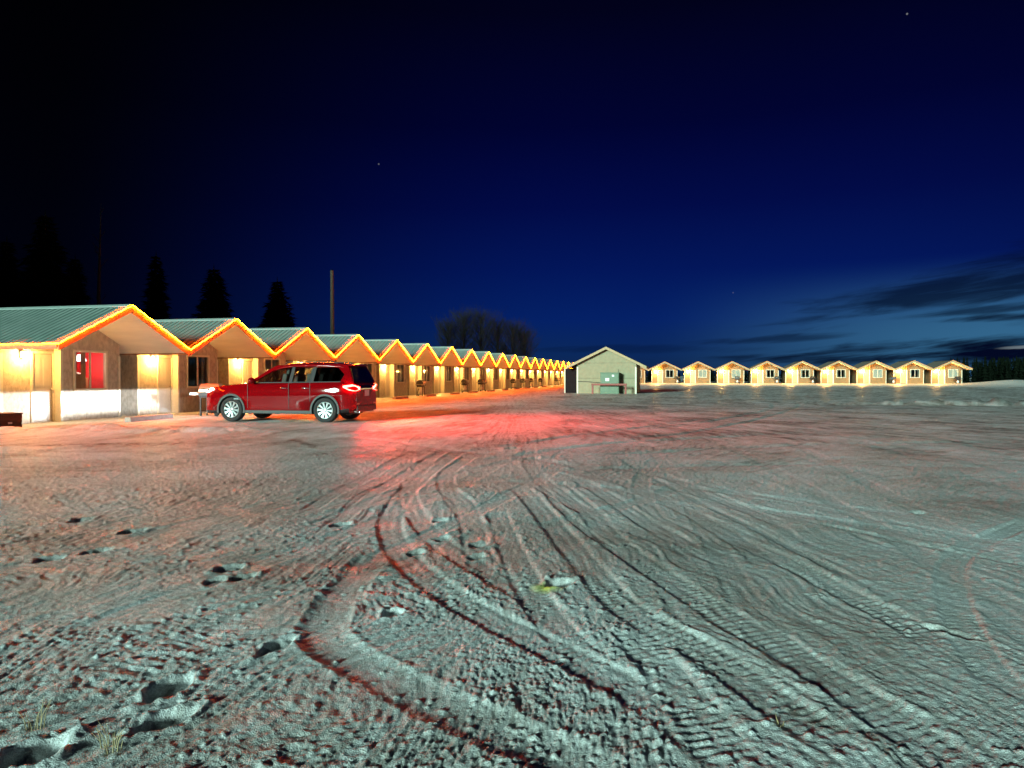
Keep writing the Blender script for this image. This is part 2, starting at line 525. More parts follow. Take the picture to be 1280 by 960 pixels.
def ground_height(x, y):
    r = np.hypot(x, y)
    ba = row_a_depth(x, y)
    bb = row_b_depth(x, y)
    yard = 1 - sstep(-1.5, 0.2, ba) * (1 - sstep(20, 30, -y + 0 * x))
    calm = np.clip(1 - 0.8 * sstep(-1.6, 0.0, ba) * (y > 8), 0.12, 1)
    calm *= 1 - 0.8 * sstep(-2, 0, bb) * (1 - sstep(8, 14, bb))
    dcar = np.hypot((x - CAR_POS.x), (y - CAR_POS.y) * 1.6)
    calm *= 0.25 + 0.75 * sstep(2.2, 4.5, dcar)
    h = 0.022 * fbm(x / 3.1, y / 3.1, 3) * sstep(2.0, 7.0, r)
    # rough zones
    wx, wy = x + 0.25 * perlin(x / 0.9, y / 0.9), y + 0.25 * perlin(x / 0.9 + 40, y / 0.9)
    patch = sstep(-0.25, 0.35, fbm(x / 1.7 + 3, y / 1.7, 3))
    left = sstep(2.0, -1.5, x - 0.12 * y)
    near = sstep(7.0, 3.0, r)
    rough = np.clip(0.35 + 0.5 * left * patch + 0.5 * near * patch, 0, 1)
    # streaks left by a plough and by wheels: drawn out along the yard
    sl = 0.27 * x - 0.963 * y            # placeholder axes: across and along for the two halves
    a1, c1 = 0.27 * wx + 0.963 * wy, 0.963 * wx - 0.27 * wy
    kx = 0.22 + 0.24 * sstep(1.0, 7.0, x)
    kn = np.sqrt(1 - kx * kx)
    a2, c2 = -kx * wx + kn * wy, kn * wx + kx * wy
    rg = lambda v: 0.6 - 2.0 * np.abs(v)
    s1 = rg(perlin(a1 / 1.3, c1 / 0.11)) + 0.6 * rg(perlin(a1 / 0.8 + 9, c1 / 0.05))
    s2 = rg(perlin(a2 / 2.2, c2 / 0.12)) + 0.6 * rg(perlin(a2 / 1.1 + 9, c2 / 0.05))
    bl = sstep(-0.8, 1.0, x)
    streak = s1 * (1 - bl) + s2 * bl
    far = perlin(x / 3.5 + y / 9, y / 0.55 - x / 6) + 0.6 * perlin(x / 1.6, y / 0.24 - x / 9)
    fm = sstep(9, 18, r)
    st_amp = 0.0050 * (1 - fm) * (0.45 + 0.55 * (1 - rough * 0.5))
    base = st_amp * streak + 0.009 * fm * far
    lump = fbm(wx / 0.22, wy / 0.22, 3, 0.55)
    lump = np.abs(lump) * 1.3 - 0.3
    al_, cl_ = a1 * (1 - bl) + a2 * bl, c1 * (1 - bl) + c2 * bl
    crumb = fbm(al_ / 0.075, cl_ / 0.05, 3, 0.65)
    crumb2 = np.maximum(0, perlin(wx / 0.036, wy / 0.028) - 0.2)
    crumb2 = crumb2 + 0.8 * np.maximum(0, perlin(wx / 0.022 + 7, wy / 0.026) - 0.2) * sstep(6, 3, r)
    base = base + 0.85 * rough * (0.0075 * lump + 0.0060 * crumb + 0.0095 * crumb2) * (1 - 0.75 * fm)
    base = base + (1 - rough) * (0.0020 * crumb + 0.0025 * crumb2)
    base = base * calm
    dirt_and_light = np.clip(0.5 + 0.5 * fbm(x / 2.3 + 8, y / 2.3, 4), 0, 1)
    dirt_and_light = dirt_and_light * 0.75 + 0.30 * fbm(al_ / (0.9 + 0.8 * fm), cl_ / (0.055 + 0.10 * fm), 3, 0.6) + 0.12
    for (qx, qy, sx_, sy_, an_, am) in ((*G(1010, 898), 0.20, 0.06, 2.2, 0.9), (*G(722, 716), 0.09, 0.22, 0.2, 0.7), (*G(758, 740), 0.03, 0.55, 0.05, 0.45),
                                        (-9.0, 14.3, 2.2, 0.28, 0.1, 0.8), (-8.0, 13.0, 1.8, 0.2, -0.1, 0.5), (8.3, 14.2, 0.5, 0.12, 0, 0.6)):
        ua, ub = (x - qx) * math.cos(an_) + (y - qy) * math.sin(an_), (y - qy) * math.cos(an_) - (x - qx) * math.sin(an_)
        dirt_and_light = dirt_and_light + am * np.exp(-(ua / sx_) ** 2 - (ub / sy_) ** 2) * (0.6 + 0.8 * perlin(x / 0.06, y / 0.06))
    dirt_and_light = dirt_and_light + fm * (0.30 * sstep(50, 30, np.abs(y - 46)) * sstep(-8, 5, x) + 0.35 * fbm(al_ / 6.0, cl_ / 0.5, 3, 0.6))
    # tracks
    for (C, w, d, tr) in TRACKS:
        lim = w * 2.4
        idx, b, al, sd = seg_dist(x, y, C, lim)
        if b is None:
            continue
        k = b < lim
        idx, t, al, sd = idx[k], b[k] / w, al[k], sd[k]
        L = al.max() if len(al) else 1
        fade = sstep(0, 0.35, al) * sstep(0, 0.35, L - al + 0.02)
        fade = fade * (0.65 + 0.35 * np.clip(perlin(al / 1.3 + d * 900, al * 0 + w * 77) + 0.6, 0, 1))
        ins = 1 - sstep(0.78, 1.12, t) if d < 0.0165 else np.clip(1 - (t / 1.25) ** 2, 0, 1) ** 0.8
        nz = perlin(x[idx] / 0.07, y[idx] / 0.07)
        berm = np.exp(-((t - 1.22) / 0.26) ** 2) * np.clip(0.35 + 0.9 * nz, 0, 1.2)
        groove = np.cos(t * PI * 2.6) * (0.12 if d < 0.016 else 0.03)
        tread = (1.5 if tr > 0.0015 else 1.0) * tr * np.clip(2 * np.sin(2 * PI * (al / 0.058 + sd * t * 0.5)), -1, 1) * (t > 0.15) * np.clip(0.5 + 1.1 * perlin(x[idx] / 0.45 + 5, y[idx] / 0.7) + 0.7 * nz, 0.05, 1.3)
        base[idx] = base[idx] * (1 - (0.85 if d > 0.015 else 0.55) * ins * fade) + fade * (ins * (-d * (1 + groove) + tread) + berm * d * 0.4)
        dirt_and_light[idx] = dirt_and_light[idx] + ins * fade * 0.04
    for (fx, fy, l, w, an, d) in FEET:
        m = np.nonzero((np.abs(x - fx) < 0.5) & (np.abs(y - fy) < 0.5))[0]
        if not len(m):
            continue
        qx, qy = x[m] - fx, y[m] - fy
        a, c = qx * math.cos(an) + qy * math.sin(an), -qx * math.sin(an) + qy * math.cos(an)
        e = np.sqrt((a / l) ** 2 + (c / (w * (1 + 0.25 * np.cos(a / l * 2.5)))) ** 2)
        ins = 1 - sstep(0.75, 1.1, e)
        rim = np.exp(-((e - 1.35) / 0.28) ** 2) * (0.5 + perlin(x[m] / 0.06, y[m] / 0.06))
        base[m] = base[m] * (1 - 0.45 * ins) - d * ins * (0.62 + 0.5 * perlin(x[m] / 0.09 + 3, y[m] / 0.09)) + rim * d * 0.22
    # heaped snow
    def mound(cx, cy, ax, ay, an, hh):
        qx, qy = x - cx, y - cy
        a, c = qx * math.cos(an) + qy * math.sin(an), -qx * math.sin(an) + qy * math.cos(an)
        g = np.exp(-(a / ax) ** 2 - (c / ay) ** 2)
        return hh * g * (0.8 + 0.5 * fbm(x / 0.5, y / 0.5, 3))
    h = h + mound(-8.0, 17.8, 2.2, 0.45, 0.05, 0.13)
    h = h + mound(-10.6, 18.6, 1.7, 0.5, 0.3, 0.12)
    h = h + mound(-13.5, 17.8, 2.0, 0.6, 0.4, 0.10)
    h = h + mound(23.5, 33.8, 8.0, 0.5, -0.10, 0.30)
    h = h + mound(17.5, 37.0, 5.0, 0.5, -0.08, 0.10)
    h = h + mound(30.0, 41.5, 9.0, 0.6, -0.12, 0.10)
    # bank the far row stands on, falling off past its end
    xb = (x - ROW_B0.x) * V.x + (y - ROW_B0.y) * V.y
    bank = sstep(-3.6, -0.8, bb) * (1 - sstep(46, 58, xb)) * sstep(-30, -12, xb)
    h = h + 0.2 * bank
    lamplit_apron = sstep(-22.0, -14.0, bb + 4 * perlin(x / 9, y / 5)) * (1 - sstep(9, 12, bb)) * (1 - sstep(46, 54, xb)) * sstep(-30, -12, xb)  # cleaner snow, whitened further to imitate lamplight before the far row
    h = h - 1.2 * sstep(50, 75, xb) * sstep(-14, 6, bb) + 0.75 * np.exp(-((xb - 51) / 5.0) ** 2 - ((bb + 1) / 6) ** 2)
    return h + base, np.clip(dirt_and_light, 0, 1.2) * (1 - 0.9 * lamplit_apron)


def make_ground():
    fine = np.radians(np.arange(-47, 47.01, 0.105))
    coarse = np.radians(np.concatenate([np.arange(49, 180, 3.0), np.arange(180, 311.5, 3.0)]))
    ang = np.concatenate([fine, coarse])
    rad = [0.7]
    while rad[-1] < 4500:
        r = rad[-1]
        k = 1.0031 if r < 5 else 1.0046 if r < 9 else (1.0075 if r < 40 else (1.02 if r < 160 else 1.15))
        if r < 2.0:
            k = 1.02
        rad.append(r * k)
    rad = np.array(rad)
    na, nr = len(ang), len(rad)
    A, RR = np.meshgrid(ang, rad)
    X, Y = (RR * np.sin(A)).ravel(), (RR * np.cos(A)).ravel()
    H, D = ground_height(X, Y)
    # loose crumbs of snow, each with its own place and size
    H2, X2, Y2 = H.reshape(nr, na), X.reshape(nr, na), Y.reshape(nr, na)
    nf = len(fine)
    cr_n = 26000
    cr_r = 1.4 + 12.0 * rng.random(cr_n) ** 1.5
    cr_a = (rng.random(cr_n) * 2 - 1) * R(46)
    cx, cy = cr_r * np.sin(cr_a), cr_r * np.cos(cr_a)
    dens = sstep(-0.25, 0.5, fbm(cx / 1.3 + 31, cy / 1.3, 3)) * (0.35 + 0.65 * sstep(2.5, -1.5, cx - 0.1 * cy)) + 0.35 * sstep(4.5, 2.2, cr_r)
    keep = rng.random(cr_n) < dens
    for q in np.nonzero(keep)[0]:
        r0, a0_ = cr_r[q], cr_a[q]
        s_ = 0.005 + 0.016 * rng.random() ** 4.0 + 0.0009 * r0
        i0, i1 = np.searchsorted(rad, (r0 - s_, r0 + s_))
        da = s_ / r0
        j0, j1 = np.searchsorted(fine, (a0_ - da, a0_ + da))
        if i1 <= i0 or j1 <= j0:
            continue
        ex, ey = X2[i0:i1, j0:j1] - cx[q], Y2[i0:i1, j0:j1] - cy[q]
        an = rng.random() * PI
        u_, v_ = ex * math.cos(an) + ey * math.sin(an), (ey * math.cos(an) - ex * math.sin(an)) * (1.0 + 0.7 * rng.random())
        d2 = (u_ * u_ + v_ * v_) / (s_ * s_)
        H2[i0:i1, j0:j1] += 0.45 * s_ * np.sqrt(np.clip(1 - d2, 0, 1))
    H = H2.ravel()
    verts = np.stack([X, Y, H], 1)
    verts = np.concatenate([verts, [[0, 0, 0]]])
    i = np.arange(nr - 1)[:, None] * na
    j = np.arange(na)[None, :]
    j2 = (j + 1) % na
    q = np.stack([(i + j), (i + na + j), (i + na + j2), (i + j2)], -1).reshape(-1, 4)
    me = bpy.data.meshes.new('ground')
    nq = len(q)
    tri = np.stack([np.full(na, len(verts) - 1), np.arange(na), (np.arange(na) + 1) % na], 1)
    me.vertices.add(len(verts))
    me.vertices.foreach_set('co', verts.astype(np.float32).ravel())
    me.loops.add(nq * 4 + na * 3)
    me.loops.foreach_set('vertex_index', np.concatenate([q.ravel(), tri.ravel()]).astype(np.int32))
    me.polygons.add(nq + na)
    me.polygons.foreach_set('loop_start', np.concatenate([np.arange(nq) * 4, nq * 4 + np.arange(na) * 3]).astype(np.int32))
    me.polygons.foreach_set('use_smooth', np.ones(nq + na, bool))
    at = me.attributes.new('dirt_and_light', 'FLOAT', 'POINT')
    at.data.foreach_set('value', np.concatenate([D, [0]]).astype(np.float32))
    me.update(calc_edges=True)
    me.validate()
    o = bpy.data.objects.new('ground', me)
    link(o)
    tag(o, 'rutted snow and ice covering the motel yard', None, None, 'structure')
    # snow material
    m = bpy.data.materials.new('trodden_snow')
    m.use_nodes = True
    nt = m.node_tree
    b = nt.nodes['Principled BSDF']
    N, Lk = nt.nodes.new, nt.links.new
    tc = N('ShaderNodeTexCoord')
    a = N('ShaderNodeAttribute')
    a.attribute_name = 'dirt_and_light'
    n1 = N('ShaderNodeTexNoise'); n1.inputs['Scale'].default_value = 3.2; n1.inputs['Detail'].default_value = 8; n1.inputs['Roughness'].default_value = 0.7
    n2 = N('ShaderNodeTexNoise'); n2.inputs['Scale'].default_value = 75; n2.inputs['Detail'].default_value = 6
    Lk(tc.outputs['Object'], n1.inputs['Vector']); Lk(tc.outputs['Object'], n2.inputs['Vector'])
    ad = N('ShaderNodeMath'); ad.operation = 'MULTIPLY_ADD'
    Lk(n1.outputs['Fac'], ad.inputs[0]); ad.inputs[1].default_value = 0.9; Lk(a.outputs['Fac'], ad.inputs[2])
    ad2 = N('ShaderNodeMath'); ad2.operation = 'MULTIPLY_ADD'
    Lk(n2.outputs['Fac'], ad2.inputs[0]); ad2.inputs[1].default_value = 0.7; Lk(ad.outputs[0], ad2.inputs[2])
    cr = N('ShaderNodeValToRGB')
    e = cr.color_ramp.elements
    e[0].position = 0.45; e[0].color = (0.84, 0.85, 0.85, 1)
    e[1].position = 1.0; e[1].color = (0.17, 0.125, 0.095, 1)
    x = cr.color_ramp.elements.new(0.72); x.color = (0.60, 0.58, 0.55, 1)
    # ramp input 0..2 scaled
    sc = N('ShaderNodeMath'); sc.operation = 'MULTIPLY'; sc.inputs[1].default_value = 0.47
    Lk(ad2.outputs[0], sc.inputs[0]); Lk(sc.outputs[0], cr.inputs['Fac'])
    # grains: clean crystals and grit
    g1 = N('ShaderNodeTexNoise'); g1.inputs['Scale'].default_value = 210; g1.inputs['Detail'].default_value = 2; g1.inputs['Roughness'].default_value = 0.7
    g2 = N('ShaderNodeTexNoise'); g2.inputs['Scale'].default_value = 46; g2.inputs['Detail'].default_value = 5; g2.inputs['Roughness'].default_value = 0.75
    Lk(tc.outputs['Object'], g1.inputs['Vector']); Lk(tc.outputs['Object'], g2.inputs['Vector'])
    gm = N('ShaderNodeMath'); gm.operation = 'ADD'
    Lk(g1.outputs['Fac'], gm.inputs[0]); Lk(g2.outputs['Fac'], gm.inputs[1])
    gr = N('ShaderNodeMapRange'); gr.inputs['From Min'].default_value = 0.72; gr.inputs['From Max'].default_value = 1.22
    gr.inputs['To Min'].default_value = 0.45; gr.inputs['To Max'].default_value = 1.22
    Lk(gm.outputs[0], gr.inputs['Value'])
    gc = N('ShaderNodeCombineColor')
    for k in range(3):
        Lk(gr.outputs[0], gc.inputs[k])
    gx = N('ShaderNodeMix'); gx.data_type = 'RGBA'; gx.blend_type = 'MULTIPLY'; gx.inputs['Factor'].default_value = 1.0
    Lk(cr.outputs['Color'], gx.inputs['A']); Lk(gc.outputs[0], gx.inputs['B'])
    # a yellow-green stain in the snow
    sx, sy = G(685, 735)
    vd = N('ShaderNodeVectorMath'); vd.operation = 'DISTANCE'; vd.inputs[1].default_value = (sx, sy, 0)
    Lk(tc.outputs['Object'], vd.inputs[0])
    vr = N('ShaderNodeMapRange'); vr.inputs['From Min'].default_value = 0.02; vr.inputs['From Max'].default_value = 0.14
    vr.inputs['To Min'].default_value = 0.85; vr.inputs['To Max'].default_value = 0
    Lk(vd.outputs['Value'], vr.inputs['Value'])
    mx = N('ShaderNodeMix'); mx.data_type = 'RGBA'
    Lk(vr.outputs[0], mx.inputs['Factor']); Lk(gx.outputs['Result'], mx.inputs['A']); mx.inputs['B'].default_value = (0.75, 0.74, 0.04, 1)
    Lk(mx.outputs['Result'], b.inputs['Base Color'])
    rr = N('ShaderNodeMapRange'); rr.inputs['From Min'].default_value = 0.3; rr.inputs['From Max'].default_value = 0.7
    rr.inputs['To Min'].default_value = 0.24; rr.inputs['To Max'].default_value = 0.75
    Lk(n1.outputs['Fac'], rr.inputs['Value']); Lk(rr.outputs[0], b.inputs['Roughness'])
    b.inputs['Specular IOR Level'].default_value = 0.45
    n3 = N('ShaderNodeTexNoise'); n3.inputs['Scale'].default_value = 160; n3.inputs['Detail'].default_value = 4
    Lk(tc.outputs['Object'], n3.inputs['Vector'])
    bp = N('ShaderNodeBump'); bp.inputs['Strength'].default_value = 0.8; bp.inputs['Distance'].default_value = 0.010
    Lk(n3.outputs['Fac'], bp.inputs['Height'])
    bp2 = N('ShaderNodeBump'); bp2.inputs['Strength'].default_value = 0.35; bp2.inputs['Distance'].default_value = 0.03
    n4 = N('ShaderNodeTexNoise'); n4.inputs['Scale'].default_value = 22; n4.inputs['Detail'].default_value = 5
    Lk(tc.outputs['Object'], n4.inputs['Vector'])
    Lk(n4.outputs['Fac'], bp2.inputs['Height']); Lk(bp.outputs['Normal'], bp2.inputs['Normal'])
    Lk(bp2.outputs['Normal'], b.inputs['Normal'])
    me.materials.append(m)
    return o


make_ground()


def ground_z(x, y):
    h, _ = ground_height(np.array([float(x)] * 1), np.array([float(y)] * 1))
    return float(h[0])


# ------------------------------------------------------------------ cabins
ZR, ZE, HALF = 3.56, 2.30, 2.63       # ridge and eave height of the roof's top side, half width
SL = (ZR - ZE) / HALF
B_BAY, B_MAIN, B_BACK = 2.19, 2.44, 7.6
TK = 0.13


def roof_z(x):
    return ZR - SL * abs(x)


def wall_strip(mb, p0, p1, ztop, opens=(), depth=0.1, z0=-0.15, mi=0):
    """vertical wall between two plan points; opens = (t0,t1,z0,z1) in metres along; reveals go inwards"""
    p0, p1 = Vector((p0[0], p0[1], 0)), Vector((p1[0], p1[1], 0))
    d = p1 - p0
    L = d.length
    d.normalize()
    inn = Vector((-d.y, d.x, 0))
    ts = sorted({0.0, L, *[o[0] for o in opens], *[o[1] for o in opens],
                 *([-p0.x / d.x] if abs(d.x) > 0.9 and 0 < -p0.x / d.x < L else [])})
    for a, b in zip(ts[:-1], ts[1:]):
        pa, pb = p0 + d * a, p0 + d * b
        za, zb = ztop(pa), ztop(pb)
        op = [o for o in opens if o[0] < (a + b) / 2 < o[1]]

        def quad(l0, l1, h0, h1):
            mb.add([(pa.x, pa.y, l0), (pb.x, pb.y, l1), (pb.x, pb.y, h1), (pa.x, pa.y, h0)], [(0, 1, 2, 3)], mi)
        if op:
            o = op[0]
            if o[2] > z0 + 0.01:
                quad(z0, z0, o[2], o[2])
            quad(o[3], o[3], za, zb)
        else:
            quad(z0, z0, za, zb)
    for o in opens:
        a, b = p0 + d * o[0], p0 + d * o[1]
        c = [Vector((a.x, a.y, o[2])), Vector((b.x, b.y, o[2])), Vector((b.x, b.y, o[3])), Vector((a.x, a.y, o[3]))]
        for i in range(4):
            q, w = c[i], c[(i + 1) % 4]
            mb.add([q, w, w + inn * depth, q + inn * depth], [(0, 1, 2, 3)], mi)


WX0, WX1, WZ0, WZ1 = 0.12, 1.40, 0.98, 2.18
DX0, DX1, DZ1 = -1.14, -0.41, 2.06
LX, LZ = -1.52, 2.02


def make_cabin(name, far=False, first=False):
    root = empty(name)
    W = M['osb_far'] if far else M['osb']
    # walls
    mb = MB()
    zt = lambda p: roof_z(p.x) - TK
    pts = [(-2.2, B_MAIN), (-0.37, B_MAIN), (-0.37, B_BAY), (2.0, B_BAY), (2.0, B_BACK), (-2.2, B_BACK)]
    wall_strip(mb, pts[0], pts[1], zt, [(DX0 + 2.2, DX1 + 2.2, 0.02, DZ1)], 0.08)
    wall_strip(mb, pts[1], pts[2], zt)
    wall_strip(mb, pts[2], pts[3], zt, [(WX0 + 0.37, WX1 + 0.37, WZ0, WZ1)], 0.1)
    wall_strip(mb, pts[3], pts[4], zt)
    wall_strip(mb, pts[4], pts[5], zt)
    wall_strip(mb, pts[5], pts[0], zt)
    mb.build('wall', W, root, fix=False)
    # corner boards, base board
    for c, d in (((-0.36, B_BAY - 0.012, 1.07), (0.09, 0.03, 2.2)), ((1.965, B_BAY - 0.012, 1.02), (0.09, 0.03, 2.1)), ((-2.16, B_MAIN - 0.012, 1.02), (0.09, 0.03, 2.1))):
        mb = MB().box(c, d)
        if c[0] == -0.36:
            mb.box((-0.385, B_BAY + 0.13, 1.07), (0.03, 0.254, 2.2))
        mb.build('corner_board', M['trim'], root)
    # roof: ribbed sheets on both slopes
    mb = MB()
    y0, y1 = -0.02, B_BACK + 0.3
    prof = []
    y = y0
    while y < y1 - 0.01:
        for dy, dz in ((0, 0.0), (0.155, 0.0), (0.17, 0.026), (0.205, 0.026), (0.22, 0.0)):
            if y + dy <= y1:
                prof.append((y + dy, dz))
        y += 0.22
    prof = sorted(set(prof))
    for s in (-1, 1):
        Vt, F = [], []
        for (yy, dz) in prof:
            Vt.append((s * 0.0, yy, ZR + dz))
            Vt.append((s * HALF, yy, ZE + dz))
        for i in range(len(prof) - 1):
            F.append((2 * i, 2 * i + 1, 2 * i + 3, 2 * i + 2))
        mb.add(Vt, F)
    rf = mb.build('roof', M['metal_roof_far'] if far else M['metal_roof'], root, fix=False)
    mb = MB()
    for s in (-1, 1):
        a, b = Vector((0, 0, ZR + 0.045)), Vector((s * 0.17, 0, ZR + 0.045 - 0.17 * SL))
        mb.add([a + Vector((0, y0 - 0.02, 0)), b + Vector((0, y0 - 0.02, 0)), b + Vector((0, y1, 0)), a + Vector((0, y1, 0)),
                a + Vector((0, y0 - 0.02, -.012)), b + Vector((0, y0 - 0.02, -.012)), b + Vector((0, y1, -.012)), a + Vector((0, y1, -.012))],
               [(0, 1, 2, 3), (7, 6, 5, 4), (0, 4, 5, 1), (1, 5, 6, 2), (2, 6, 7, 3)])
    mb.build('ridge_cap', M['metal_roof_far'] if far else M['ridge'], rf, fix=False)
    # ceiling of the porch
    mb = MB()
    for s in (-1, 1):
        c = [Vector((0, 0.03, ZR - TK)), Vector((s * (HALF - 0.03), 0.03, ZE - TK + 0.03 * SL)), Vector((s * (HALF - 0.03), y1 - .02, ZE - TK + 0.03 * SL)), Vector((0, y1 - .02, ZR - TK))]
        mb.add(c + [p + Vector((0, 0, 0.02)) for p in c], [(0, 1, 2, 3), (7, 6, 5, 4), (0, 4, 5, 1), (1, 5, 6, 2), (2, 6, 7, 3)])
    mb.build('soffit', M['soffit'], root)
    # eave boards along both low edges
    mb = MB()
    for s in (-1, 1):
        mb.box((s * (HALF - 0.015), (y0 + y1) / 2 + 0.02, ZE - 0.085), (0.03, y1 - y0 - 0.06, 0.15))
    mb.build('eave_board', M['fascia_pale'] if far else M['fascia'], root)
    # rake boards on the gable
    fh = 0.26 if far else 0.2
    for s in (-1, 1):
        mb = MB()
        P = [(0, ZR - 0.01), (s * HALF, ZE - 0.01), (s * HALF, ZE - fh), (0, ZR - fh)]
        mb.prism(P, 'y', -0.055, -0.025)
        mb.build('rake_board', M['fascia_pale'] if far else M['fascia'], root)
    # rope light along the rake
    if True:
        mb = MB()
        n = 22
        path = []
        for k in range(-n, n + 1):
            x = HALF * k / n
            path.append((x, -0.10, roof_z(x) + 0.012 + 0.012 * math.sin(k * 2.1)))
        mb.tube(path, 0.0082, 6)
        if first:
            mb.tube([(-HALF - 0.03, -0.1 + t * 0.35, ZE - 0.02 + 0.012 * math.sin(t * 1.9)) for t in range(0, 24)], 0.0068, 6)
        mb.build('rope_light', M['rope_far'] if far else M['rope'], root)
    # porch lamp
    lp = MB().box((LX, B_MAIN - 0.012, LZ + 0.02), (0.13, 0.024, 0.2)).box((LX, B_MAIN - 0.075, LZ + 0.125), (0.15, 0.13, 0.02)).box((LX, B_MAIN - 0.07, LZ - 0.10), (0.06, 0.06, 0.02)).build('porch_lamp', M['darkmetal'], root, bevel=0.004)
    mb = MB()
    mb.lathe([(0.0, -0.085), (0.045, -0.07), (0.06, 0.0), (0.05, 0.08), (0.0, 0.105)], (LX, B_MAIN - 0.075, LZ), n=14)
    mb.build('bulb', M['bulb'], lp)
    ld = bpy.data.lights.new('porch_lamp_light', 'POINT')
    ld.color = (1.0, 0.49, 0.11)
    ld.energy = 950.0 if far else 150.0
    ld.shadow_soft_size = 0.06
    lo = bpy.data.objects.new('porch_lamp_light', ld)
    lo.location = (LX, B_MAIN - 0.24, LZ - 0.02)
    lo.parent = lp
    link(lo)
    # door
    dm = M['door_pale'] if far else M['door']
    mb = MB()
    cx = (DX0 + DX1) / 2
    w = DX1 - DX0
    mb.box((cx, B_MAIN + 0.06, DZ1 / 2 + 0.01), (w - 0.04, 0.04, DZ1 - 0.03))
    for z, h in ((0.55, 0.7), (1.5, 0.85)):
        for sx in (-1, 1):
            mb.box((cx + sx * w * 0.21, B_MAIN + 0.038, z), (w * 0.3, 0.012, h))
    dr = mb.build('door', dm, root, bevel=0.004)
    mb = MB()
    mb.box((DX0 - 0.03, B_MAIN - 0.012, DZ1 / 2 + 0.02), (0.08, 0.036, DZ1 + 0.02))
    mb.box((DX1 + 0.008, B_MAIN - 0.012, DZ1 / 2 + 0.02), (0.05, 0.036, DZ1 + 0.02))
    mb.box((cx, B_MAIN - 0.012, DZ1 + 0.065), (w + 0.14, 0.036, 0.07))
    mb.build('door_frame', M['trim'], dr, bevel=0.004)
    mb = MB()
    mb.tube([(DX1 - 0.1, B_MAIN + 0.04, 1.0), (DX1 - 0.1, B_MAIN - 0.03, 1.0)], 0.014, 8)
    mb.lathe([(0, -0.02), (0.03, -0.01), (0.03, 0.01), (0, 0.02)], (DX1 - 0.1, B_MAIN - 0.035, 1.0), axis='y', n=12)
    mb.build('door_handle', M['steel'], dr)
    # window
    mb = MB()
    t = 0.07
    xm = (WX0 + WX1) / 2
    zc = (WZ0 + WZ1) / 2
    yb = B_BAY - 0.015
    mb.box((WX0 - 0.01, yb, zc), (t, 0.06, WZ1 - WZ0 + 0.1))
    mb.box((WX1 + 0.01, yb, zc), (t, 0.06, WZ1 - WZ0 + 0.1))
    mb.box((xm, yb, WZ1 + 0.015), (WX1 - WX0 - 0.052, 0.06, t))
    mb.box((xm, yb - 0.006, WZ0 - 0.015), (WX1 - WX0 - 0.052, 0.075, t))
    mb.box((xm, yb + 0.03, zc), (0.06, 0.04, WZ1 - WZ0 - 0.045))
    win = mb.build('window', M['trim'], root, bevel=0.004)
    mb = MB()
    for a, b in ((WX0 + 0.02, xm - 0.03), (xm + 0.03, WX1 - 0.02)):
        mb.add([(a, B_BAY + 0.05, WZ0), (b, B_BAY + 0.05, WZ0), (b, B_BAY + 0.05, WZ1), (a, B_BAY + 0.05, WZ1)], [(0, 1, 2, 3)])
    mb.build('pane', M['pane'], win, fix=False)

    def drape(x0, x1, z0, z1, m, nm):
        q = MB()
        n = 26
        Vt, F = [], []
        for k in range(n + 1):
            x = x0 + (x1 - x0) * k / n
            yy = B_BAY + 0.16 + 0.025 * math.sin(k * 1.7)
            Vt += [(x, yy, z0), (x, yy, z1)]
        for k in range(n):
            F.append((2 * k, 2 * k + 2, 2 * k + 3, 2 * k + 1))
        q.add(Vt, F, 0, True)
        return q.build(nm, m, win, fix=False)
    if first:
        drape(WX0 + 0.02, WX0 + 0.16, WZ0 - 0.05, WZ1, M['curtain'], 'curtain')
        mb = MB()
        mb.box((WX0 + 0.36, B_BAY + 0.25, 1.15), (0.5, 0.03, 0.62))
        mb.box((WX0 + 0.30, B_BAY + 0.28, 1.7), (0.14, 0.04, 1.1))
        mb.box((WX0 + 0.64, B_BAY + 0.28, 1.5), (0.16, 0.04, 1.6))
        mb.build('room_screen', M['wood'], root)
        mb = MB()
        mb.box((1.2, B_BAY + 1.6, 1.5), (1.5, 0.05, 2.6))
        mb.box((1.9, B_BAY + 0.9, 1.5), (0.05, 1.5, 2.6))
        mb.build('room_wall', M['redwall'], root)
        mb = MB()
        mb.box((1.3, B_BAY + 1.35, 1.36), (0.9, 0.3, 0.05))
        mb.box((1.62, B_BAY + 1.2, 1.15), (0.3, 0.3, 0.38))
        mb.build('room_shelf', M['wood'], root, bevel=0.01)
        mb = MB()
        for k in range(5):
            mb.box((1.15 + 0.13 * k, B_BAY + 1.3, 1.45), (0.07, 0.07, 0.13 + 0.03 * (k % 2)))
        mb.build('room_crockery', M['white'], root)
        mb = MB()
        mb.lathe([(0.02, 0.22), (0.10, 0.2), (0.17, 0.0), (0.16, -0.01)], (1.1, B_BAY + 0.7, 1.9), n=18)
        mb.build('ceiling_lamp', emit_mat('room_lamp_glow', (1, 0.75, 0.7), 6.0), root)
        l2 = bpy.data.lights.new('room_light', 'POINT')
        l2.energy = 45
        l2.color = (1, 0.55, 0.4)
        l2.shadow_soft_size = 0.1
        o2 = bpy.data.objects.new('room_light', l2)
        o2.location = (1.15, B_BAY + 0.8, 1.72)
        o2.parent = root
        link(o2)
    else:
        drape(WX0 + 0.04, WX0 + 0.22, WZ0 - 0.05, WZ1, M['curtain'], 'curtain')
        drape(WX1 - 0.2, WX1 - 0.04, WZ0 - 0.05, WZ1, M['curtain'], 'curtain')
    return root


ORD = ['first', 'second', 'third', 'fourth', 'fifth', 'sixth', 'seventh', 'eighth', 'ninth', 'tenth', 'eleventh', 'twelfth', 'thirteenth',
       'fourteenth', 'fifteenth', 'sixteenth', 'seventeenth', 'eighteenth', 'nineteenth', 'twentieth']


